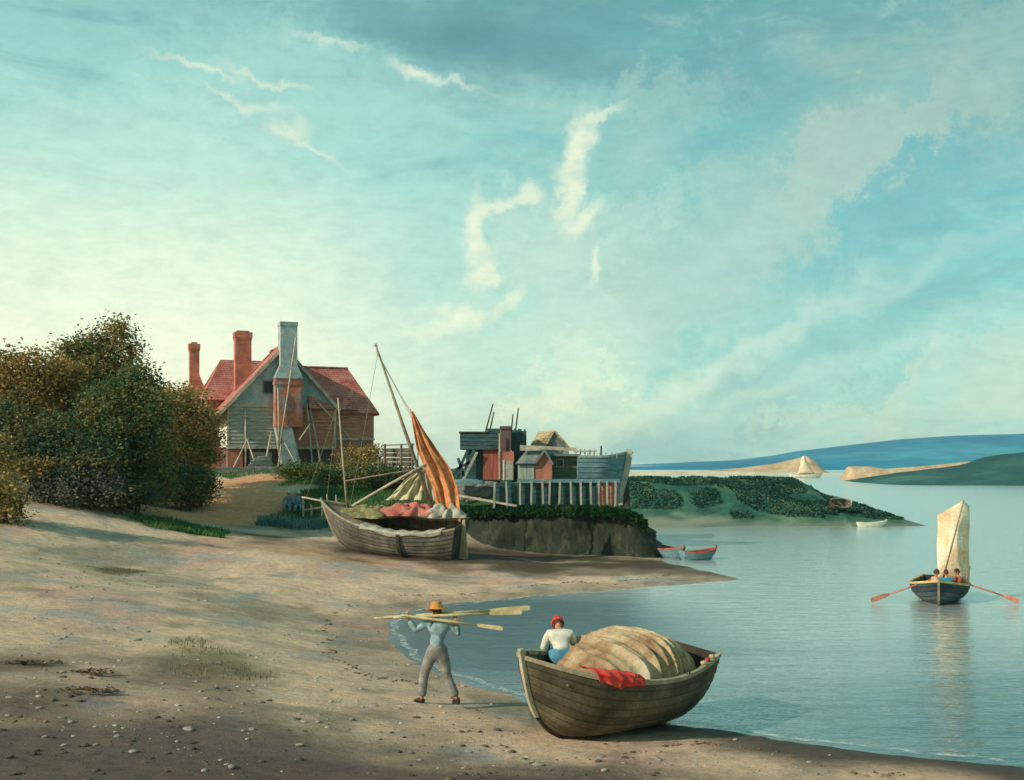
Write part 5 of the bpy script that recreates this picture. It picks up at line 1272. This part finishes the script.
# shingled lean-to with brick gable
lt = thing('shingled_hut', 'small hut with grey shingled roof, pale plank front and brick end', 'hut', P(530,478,53.5))
bx('plank_front', M['board_pale'], lt, 518,534,461,483,53.4,1.6)
k = MB(); A_ = P(534,483,53.4); B_ = P(552,483,54.0); k.prism([P(534,483,53.45),P(552,483,53.45),P(552,462,53.45),P(544,450,53.45),P(534,462,53.45)], (0,1.6,0)); k.build('brick_end', M['brick'], lt, world=True)
k = MB(); slab(k, P(515.5,463.5,53.2), P(534.5,463.5,53.2), P(545,448.5,53.9), P(527,449.5,53.9), .1); slab(k, P(534.3,463,53.25)+Vector((0,0,-.01)), P(534.3,463,55.2), P(544.5,448.5,55.2), P(544.5,448.5,53.25), .09); slab(k, P(554,464,53.25), P(554,464,55.2), P(544.5,448.6,55.2), P(544.5,448.6,53.25), .09); k.build('roof', M['shingle'], lt, world=True)
# green shed
gs = thing('green_shed', 'green boarded shed with flat top behind the wharf fence', 'shed', P(566,478,54.4))
bx('wall', M['board_green'], gs, 551.5,580,456,483,54.2,2.0)
k = MB(); lapwall(k, P(551.5,0,54.2).x, P(580,0,54.2).x, P(0,483,54.2).z, P(0,456,54.2).z, 54.2, .24, .04); k.build('cladding', M['board_green'], gs, world=True)
bx('flat_roof', M['shingle'], gs, 550.5,581,454,456.2,54.0,2.3); wq = bx('window', M['board_pale'], gs, 556,564,459,467,54.13,.05); bx('pane', M['glass'], wq, 557,563,460,466,54.10,.02)
# cream roofed store with gable
cr = thing('gabled_store', 'gabled store with a pale tiled roof at the back of the wharf', 'store', P(548,470,58))
bx('wall', M['board_grey'], cr, 532,569,447,482,57.6,3.2)
k = MB(); k.prism([P(545,447,57.5),P(569.5,447,57.5),P(555,430.5,57.5)], (0,.12,0)); k.build('gable', M['shingle'], cr, world=True)
k = MB(); slab(k, P(529.5,446.5,57.3), P(545.5,446.8,57.3), P(555.5,430,57.4), P(538,431.5,59.0), .1); slab(k, P(571,448.5,57.3), P(571,448.5,60.5), P(555.3,430,60.5), P(555.3,430,57.3), .1); k.build('roof', M['cream_tile'], cr, world=True)
bm2 = thing('long_beam', 'long pale beam laid level across the sheds below the gable', 'beam', P(548,447,53.2))
k = MB(); k.bar(P(520,446.5,53.5), P(577,449.5,53.5), .14, .16); k.bar(P(520,449.6,53.45), P(540,449,53.45), .1, .1); k.build('timber', M['pale_wood'], bm2, world=True)
rl = thing('hand_railing', 'light wooden railing between the green shed and the laid up hull', 'railing', P(586,458,54.6))
bx('rail', M['pale_wood'], rl, 574,597,450.5,452,54.6,.07); bx('rail', M['pale_wood'], rl, 574,597,455.5,456.6,54.6,.06)
for px in (576,580.5,585,590,594.5): bx('post', M['pale_wood'], rl, px-.6,px+.6,449,482,54.68,.08)

# laid up hull beyond the fence: bow to the right
YHU = 53.2
hk = thing('laid_up_hull', 'weathered blue grey ship hull standing on the wharf, high stem at the water end', 'ship hull', P(600,505,YHU), 0)
def hullp(s, t, side):
    x0 = P(578,0,YHU).x; xb = P(621+8*t,0,YHU).x; x = x0+(xb-x0)*s
    b = 1.15*(1-max(0,(s-.35)/.65)**2.2)*(math.sin(max(.02,t)*math.pi/2)**.6)
    top_z = P(0,456.5-4.5*max(0,(s-.5)/.5)**1.5-.0, YHU).z; z0 = P(0,504,YHU).z
    return Vector((x, YHU+1.0+side*b, z0+(top_z-z0)*t))
k = MB()
for side in (-1,1):
    for q in range(9):
        t0, t1 = q/9, (q+1)/9; S = [i/24 for i in range(25)]
        k.grid([[hullp(s,t0,side)+Vector((0,side*.035,0)) for s in S], [hullp(s,t1,side) for s in S]])
        k.grid([[hullp(s,t0,side) for s in S], [hullp(s,t0,side)+Vector((0,side*.035,0)) for s in S]])
k.prism([hullp(0,t,-1) for t in (0,.15,.3,.5,.7,.85,1)]+[hullp(0,t,1) for t in (1,.85,.7,.5,.3,.15,0)], (.06,0,0))
k.build('planking', M['board_blue'], hk, world=True)
k = MB(); S = [i/20 for i in range(21)]
for side in (-1,1): 
    A_ = [hullp(s,1,side) for s in S]; k.grid([[p+Vector((0,side*.06,-.05)) for p in A_],[p+Vector((0,side*.06,.05)) for p in A_],[p+Vector((0,-side*.05,.05)) for p in A_],[p+Vector((0,-side*.05,-.05)) for p in A_]])
k.build('rail', M['board_pale'], hk, world=True)
k = MB(); a = [P(629.5,449,YHU+1),P(629,458,YHU+1),P(627,470,YHU+1),P(624,482,YHU+1),P(620.5,494,YHU+1),P(619.5,505,YHU+1)]
k.grid([[p+Vector((-.16,-.1,0)) for p in a],[p+Vector((.14,-.1,0)) for p in a],[p+Vector((.14,.1,0)) for p in a],[p+Vector((-.16,.1,0)) for p in a],[p+Vector((-.16,-.1,0)) for p in a]]); k.build('stem', M['cloth_grey'], hk, world=True)
k = MB(); k.prism([P(623,485,YHU+.95),P(628.5,478,YHU+.95),P(630,500,YHU+.95),P(630.5,507,YHU+.95),P(621,507,YHU+.95)], (0,.12,0)); k.build('forefoot_board', M['dark_wood'], hk, world=True)
k = MB(); k.bar(P(623,453,YHU+1), P(633,452.5,YHU+1), .1, .1); k.build('bow_timber', M['mid_wood'], hk, world=True)
for px in (588,594,600,606,612,617):
    bx('stanchion', M['board_pale'], hk, px-.5,px+.5,452.5,458,YHU+.05,.07)
bx('bollard', M['dark_wood'], hk, 600.5,602,446,457,YHU+.9,.12)

# ------------------------------------------------------------------ camera, light, sky
cam = bpy.data.cameras.new('camera'); co = bpy.data.objects.new('camera', cam); COL.objects.link(co); scn.camera = co
co.location = (0,0,CZ); co.rotation_euler = (R(90),0,0)
cam.sensor_width = 36; cam.lens = 36*F/1024; cam.shift_y = (HY-390)/1024; cam.clip_end = 12000; cam.clip_start = .1
SUN = Vector((-.79,-.46,.50)).normalized(); el = math.asin(SUN.z)
sl_ = bpy.data.lights.new('sun', 'SUN'); so_ = bpy.data.objects.new('sun', sl_); COL.objects.link(so_)
sl_.energy = 4.3; sl_.angle = R(.6); sl_.color = (1,.86,.73); so_.rotation_euler = SUN.to_track_quat('Z','Y').to_euler(); so_.location = (-40,-10,30)

W = bpy.data.worlds.new('World'); scn.world = W; W.use_nodes = True; nt, lk = W.node_tree.nodes, W.node_tree.links; nt.clear()
outw = nt.new('ShaderNodeOutputWorld'); tc = nt.new('ShaderNodeTexCoord')
sky = nt.new('ShaderNodeTexSky'); sky.sky_type = 'NISHITA'; sky.sun_disc = False; sky.sun_elevation = el; sky.sun_rotation = math.atan2(SUN.x, SUN.y)
bg1 = nt.new('ShaderNodeBackground'); bg1.inputs[1].default_value = .05; lk.new(mix_rgb(nt, lk, 1, sky.outputs[0], (.72,.60,.40,1), 'MULTIPLY'), bg1.inputs[0])
sp = nt.new('ShaderNodeSeparateXYZ'); lk.new(tc.outputs['Generated'], sp.inputs[0])
mn = lambda op, a, b=None, c=None, cl=False: math_node(nt, lk, op, a, b, c, cl)
AZ = mn('MULTIPLY', mn('ARCTAN2', sp.outputs[0], sp.outputs[1]), 57.2958)
EL = mn('MULTIPLY', mn('ARCSINE', sp.outputs[2]), 57.2958)
cb = nt.new('ShaderNodeCombineXYZ'); lk.new(AZ, cb.inputs[0]); lk.new(EL, cb.inputs[1]); UV = cb.outputs[0]
# wind-blown distortion of the cloud shapes
dn = nt.new('ShaderNodeTexNoise'); dn.inputs['Scale'].default_value = .55; dn.inputs['Detail'].default_value = 6; dn.inputs['Roughness'].default_value = .62; lk.new(tc.outputs['Generated'], dn.inputs['Vector']); dn.inputs['Scale'].default_value = 22
vm = nt.new('ShaderNodeVectorMath'); vm.operation = 'SUBTRACT'; lk.new(dn.outputs['Color'], vm.inputs[0]); vm.inputs[1].default_value = (.5,.5,.5)
vs = nt.new('ShaderNodeVectorMath'); vs.operation = 'SCALE'; lk.new(vm.outputs[0], vs.inputs[0]); vs.inputs['Scale'].default_value = 3.4
va = nt.new('ShaderNodeVectorMath'); va.operation = 'ADD'; lk.new(UV, va.inputs[0]); lk.new(vs.outputs[0], va.inputs[1]); UVD = va.outputs[0]
dn2 = nt.new('ShaderNodeTexNoise'); dn2.inputs['Scale'].default_value = 9; dn2.inputs['Detail'].default_value = 9; dn2.inputs['Roughness'].default_value = .78; lk.new(tc.outputs['Generated'], dn2.inputs['Vector'])
vm2 = nt.new('ShaderNodeVectorMath'); vm2.operation = 'SUBTRACT'; lk.new(dn2.outputs['Color'], vm2.inputs[0]); vm2.inputs[1].default_value = (.5,.5,.5)
vs2 = nt.new('ShaderNodeVectorMath'); vs2.operation = 'SCALE'; lk.new(vm2.outputs[0], vs2.inputs[0]); vs2.inputs['Scale'].default_value = 17
va2 = nt.new('ShaderNodeVectorMath'); va2.operation = 'ADD'; lk.new(UV, va2.inputs[0]); lk.new(vs2.outputs[0], va2.inputs[1]); sd2 = nt.new('ShaderNodeSeparateXYZ'); lk.new(va2.outputs[0], sd2.inputs[0])
sd_ = nt.new('ShaderNodeSeparateXYZ'); lk.new(UVD, sd_.inputs[0]); DU, DV = sd_.outputs[0], sd_.outputs[1]
def ang(px, py): 
    x, z = (px-HX)/F, (HY-py)/F; return math.degrees(math.atan2(x, 1)), math.degrees(math.atan2(z, math.hypot(x, 1)))
def blob(px, py, rx, ry, rot=0, soft=1.0, dist=True):
    a, e = ang(px, py); rx, ry = rx/F*57.3, ry/F*57.3; U, V_ = (sd2.outputs[0], sd2.outputs[1]) if dist == 2 else (DU, DV); c, s = math.cos(R(rot)), math.sin(R(rot))
    du, dv = mn('SUBTRACT', U, a), mn('SUBTRACT', V_, e)
    p = mn('DIVIDE', mn('ADD', mn('MULTIPLY', du, c), mn('MULTIPLY', dv, s)), rx); q = mn('DIVIDE', mn('SUBTRACT', mn('MULTIPLY', dv, c), mn('MULTIPLY', du, s)), ry)
    d = mn('SQRT', mn('ADD', mn('MULTIPLY', p, p), mn('MULTIPLY', q, q)))
    mr = nt.new('ShaderNodeMapRange'); mr.interpolation_type = 'SMOOTHSTEP'; lk.new(d, mr.inputs[0]); mr.inputs[1].default_value = 1-soft if soft <= 1 else 0; mr.inputs[2].default_value = 1+.6*soft; mr.inputs[3].default_value = 1; mr.inputs[4].default_value = 0
    return mr.outputs[0]
eln = mn('DIVIDE', EL, 30, None, True)
def er(stops): 
    r = ramp(nt, [(max(0,(ang(512,y)[1])/30), lin(c)) for y, c in stops]); lk.new(eln, r.inputs[0]); return r.outputs[0]
right = er([(462,(150,212,206)),(430,(144,208,204)),(380,(130,204,202)),(300,(112,196,198)),(200,(108,192,196)),(100,(104,180,186)),(0,(100,164,168)),(-200,(96,150,158))])
left = er([(462,(246,244,216)),(400,(246,246,220)),(330,(238,244,220)),(250,(220,240,218)),(170,(184,226,214)),(90,(150,208,204)),(0,(128,184,186)),(-200,(104,160,168))])
lr = nt.new('ShaderNodeMapRange'); lr.interpolation_type = 'SMOOTHSTEP'; lk.new(mn('ADD', AZ, mn('MULTIPLY', mn('SUBTRACT', DU, AZ), 1.5)), lr.inputs[0]); lr.inputs[1].default_value = -17; lr.inputs[2].default_value = 10; lr.inputs[3].default_value = 0; lr.inputs[4].default_value = 1
col = mix_rgb(nt, lk, lr.outputs[0], left, right)
def paint(col, mask, rgb, k=1.0):
    return mix_rgb(nt, lk, mn('MULTIPLY', mask, k, None, True), col, lin(rgb))
# broad drifting cloud streaks rising to the upper right
mp = nt.new('ShaderNodeMapping'); mp.inputs['Rotation'].default_value = (0,0,R(-32)); mp.inputs['Scale'].default_value = (.055,.19,1); lk.new(UV, mp.inputs['Vector'])
s1 = noise_node(nt, lk, mp.outputs[0], 1.0, 9, .66, .9)
mp2 = nt.new('ShaderNodeMapping'); mp2.inputs['Rotation'].default_value = (0,0,R(12)); mp2.inputs['Scale'].default_value = (.10,.4,1); mp2.inputs['Location'].default_value = (3,5,0); lk.new(UV, mp2.inputs['Vector'])
s2 = noise_node(nt, lk, mp2.outputs[0], 1.0, 9, .68, .6)
rt = nt.new('ShaderNodeMapRange'); lk.new(AZ, rt.inputs[0]); rt.inputs[1].default_value = -8; rt.inputs[2].default_value = 8; rt.inputs[3].default_value = .15; rt.inputs[4].default_value = 1
m1 = ramp(nt, [(.50,(0,0,0,1)),(.68,(1,1,1,1))]); lk.new(s1, m1.inputs[0]); col = mix_rgb(nt, lk, mn('MULTIPLY', mn('MULTIPLY', m1.outputs[0], rt.outputs[0]), .75), col, lin((186,210,194)))
m2 = ramp(nt, [(.34,(1,1,1,1)),(.50,(0,0,0,1))]); lk.new(s1, m2.inputs[0]); col = mix_rgb(nt, lk, mn('MULTIPLY', mn('MULTIPLY', m2.outputs[0], rt.outputs[0]), .85), col, lin((82,160,168)))
mp3 = nt.new('ShaderNodeMapping'); mp3.inputs['Rotation'].default_value = (0,0,R(-24)); mp3.inputs['Scale'].default_value = (.22,.55,1); mp3.inputs['Location'].default_value = (7,2,0); lk.new(UV, mp3.inputs['Vector'])
s3 = noise_node(nt, lk, mp3.outputs[0], 1.0, 9, .72, .8)
m4 = ramp(nt, [(.52,(0,0,0,1)),(.66,(1,1,1,1))]); lk.new(s3, m4.inputs[0]); col = mix_rgb(nt, lk, mn('MULTIPLY', mn('MULTIPLY', m4.outputs[0], rt.outputs[0]), .45), col, lin((178,206,192)))
m5 = ramp(nt, [(.36,(1,1,1,1)),(.48,(0,0,0,1))]); lk.new(s3, m5.inputs[0]); col = mix_rgb(nt, lk, mn('MULTIPLY', mn('MULTIPLY', m5.outputs[0], rt.outputs[0]), .4), col, lin((92,158,162)))
m3 = ramp(nt, [(.36,(1,1,1,1)),(.5,(0,0,0,1))]); lk.new(s2, m3.inputs[0]); upm = nt.new('ShaderNodeMapRange'); lk.new(EL, upm.inputs[0]); upm.inputs[1].default_value = 9; upm.inputs[2].default_value = 23; upm.inputs[3].default_value = 0; upm.inputs[4].default_value = 1
col = mix_rgb(nt, lk, mn('MULTIPLY', mn('MULTIPLY', m3.outputs[0], upm.outputs[0]), .55), col, lin((90,150,160)))
# individual clouds
for a in [(640,300,150,110,20,(160,206,196),.75,.5),(560,330,90,80,0,(176,222,210),.55,.6),(470,300,60,90,10,(176,218,204),.5,.6),(700,215,120,60,35,(156,200,192),.75,.5),(860,140,130,55,20,(150,194,186),.7,.5),(640,120,120,50,10,(140,196,192),.6,.6),(780,300,110,45,30,(166,206,196),.65,.5),(930,380,120,40,15,(160,204,196),.6,.6),(760,400,150,30,22,(170,214,206),.45,.6),(610,405,100,34,20,(196,226,210),.55,.6),(300,90,150,50,-10,(166,214,206),.5,.6),(130,150,120,60,0,(186,224,210),.5,.6)]:
    col = paint(col, blob(a[0],a[1],a[2],a[3],a[4],a[7],2), a[5], a[6])
for a in [(470,40,120,26,-8,(74,132,142),.75),(600,60,110,22,-12,(84,146,156),.6),(560,10,160,24,0,(92,150,158),.5),(880,60,200,50,10,(112,158,160),.5),(800,200,110,60,28,(136,180,180),.55),(860,330,160,26,26,(104,172,180),.55),(700,430,140,22,12,(128,190,194),.5),(960,150,90,50,30,(110,166,172),.5)]:
    col = paint(col, blob(a[0],a[1],a[2],a[3],a[4],1.2), a[5], a[6])
for a in [(590,285,100,78,20,(176,212,200),.8),(545,250,60,70,-10,(190,220,204),.55),(880,140,110,40,24,(166,194,184),.75),(800,215,80,40,30,(160,196,186),.75),(700,275,80,50,30,(158,198,190),.7),(985,90,70,60,10,(140,180,176),.6),(680,110,70,34,30,(150,190,184),.6),(560,385,60,24,10,(212,228,204),.7),(860,395,110,16,18,(168,206,196),.7)]:
    col = paint(col, blob(a[0],a[1],a[2],a[3],a[4],.32,2), a[5], a[6])
for a in [(720,130,90,34,12,(98,178,184),.7),(850,235,120,30,28,(92,178,188),.75),(930,200,90,30,30,(96,172,182),.6),(850,300,150,22,24,(100,184,190),.65),(700,360,100,18,30,(112,190,194),.6),(900,350,120,16,22,(104,184,190),.6),(640,60,120,22,-6,(96,164,172),.5)]:
    col = paint(col, blob(a[0],a[1],a[2],a[3],a[4],1.0,2), a[5], a[6])
for a in [(600,430,95,16,26,(206,226,206),.7),(690,385,110,10,30,(196,222,208),.65),(790,330,120,12,32,(180,212,202),.55),(900,280,110,12,24,(172,206,202),.5),(940,330,110,10,22,(166,206,202),.5),(760,390,120,9,20,(178,214,206),.5),(540,405,70,14,12,(222,232,208),.7),(450,325,44,16,15,(224,236,214),.7),(560,350,80,44,20,(196,226,212),.5),(640,170,46,30,60,(158,200,196),.6),(700,270,100,22,35,(164,204,198),.5),(880,120,60,24,50,(148,188,184),.6)]:
    col = paint(col, blob(a[0],a[1],a[2],a[3],a[4],1.0), a[5], a[6])
for a in [(578,150,14,34,-24,.9),(562,190,12,26,10,.9),(578,215,9,20,-55,.8),(590,262,5,20,-14,.7),(478,232,11,38,8,.85),(492,205,24,9,16,.85),(486,275,9,20,-25,.8),(506,305,8,24,-20,.6),(520,195,20,7,10,.7),(600,118,22,5,18,.6),(440,330,34,7,20,.55),(470,318,26,6,5,.5)]:
    col = paint(col, blob(a[0],a[1],a[2],a[3],a[4],.8), (228,236,212), min(1,a[5]*1.1))
for a in [(200,63,44,4,-14,.8),(265,77,44,4,-16,.8),(330,45,36,4,-8,.6),(245,98,36,4,-14,.7),(292,128,22,8,-10,.7),(315,145,38,4,-28,.7),(418,74,20,7,-14,.95),(450,80,36,4,-4,.6)]:
    col = paint(col, blob(a[0],a[1],a[2],a[3],a[4],1.0), (226,234,212), a[5]*.85)
# fine brushy grain of thin cirrus
fnz = nt.new('ShaderNodeMapping'); fnz.inputs['Scale'].default_value = (.55,1.1,1); lk.new(UV, fnz.inputs['Vector']); f1 = noise_node(nt, lk, fnz.outputs[0], 1.0, 8, .75)
gr = ramp(nt, [(.32,(.86,.91,.93,1)),(.5,(1,1,1,1)),(.68,(1.10,1.08,1.06,1))]); lk.new(f1, gr.inputs[0]); col = mix_rgb(nt, lk, 1, col, gr.outputs[0], 'MULTIPLY')
# below the horizon: dull ground tone
below = nt.new('ShaderNodeMapRange'); lk.new(EL, below.inputs[0]); below.inputs[1].default_value = -3; below.inputs[2].default_value = -.6; below.inputs[3].default_value = 1; below.inputs[4].default_value = 0
col = mix_rgb(nt, lk, below.outputs[0], col, lin((120,150,150)))
col = mix_rgb(nt, lk, 1, col, (.97,1.0,.955,1), 'MULTIPLY'); bg2 = nt.new('ShaderNodeBackground'); lk.new(col, bg2.inputs[0]); bg2.inputs[1].default_value = .98
ad = nt.new('ShaderNodeAddShader'); lk.new(bg1.outputs[0], ad.inputs[0]); lk.new(bg2.outputs[0], ad.inputs[1]); lk.new(ad.outputs[0], outw.inputs[0])
W.cycles.sampling_method = 'MANUAL'; W.cycles.sample_map_resolution = 512

vs_ = scn.view_settings; vs_.view_transform = 'Standard'; vs_.look = 'None'; vs_.exposure = 0; vs_.gamma = 1; vs_.use_curve_mapping = False
scn.render.engine = 'CYCLES'; scn.cycles.use_denoising = True; scn.cycles.max_bounces = 5

k = MB(); k.box((-500,-50,-2.4),(2600,3000,66)); m = bpy.data.materials.new('haze_air'); m.use_nodes = True; n_ = m.node_tree.nodes; n_.clear()
o_ = n_.new('ShaderNodeOutputMaterial'); v_ = n_.new('ShaderNodeVolumePrincipled'); v_.inputs['Density'].default_value = .00012; v_.inputs['Color'].default_value = (.72,.88,.92,1); m.node_tree.links.new(v_.outputs[0], o_.inputs['Volume'])
tag(k.build('haze', m), 'thin blue air over the far shore', kind='stuff')
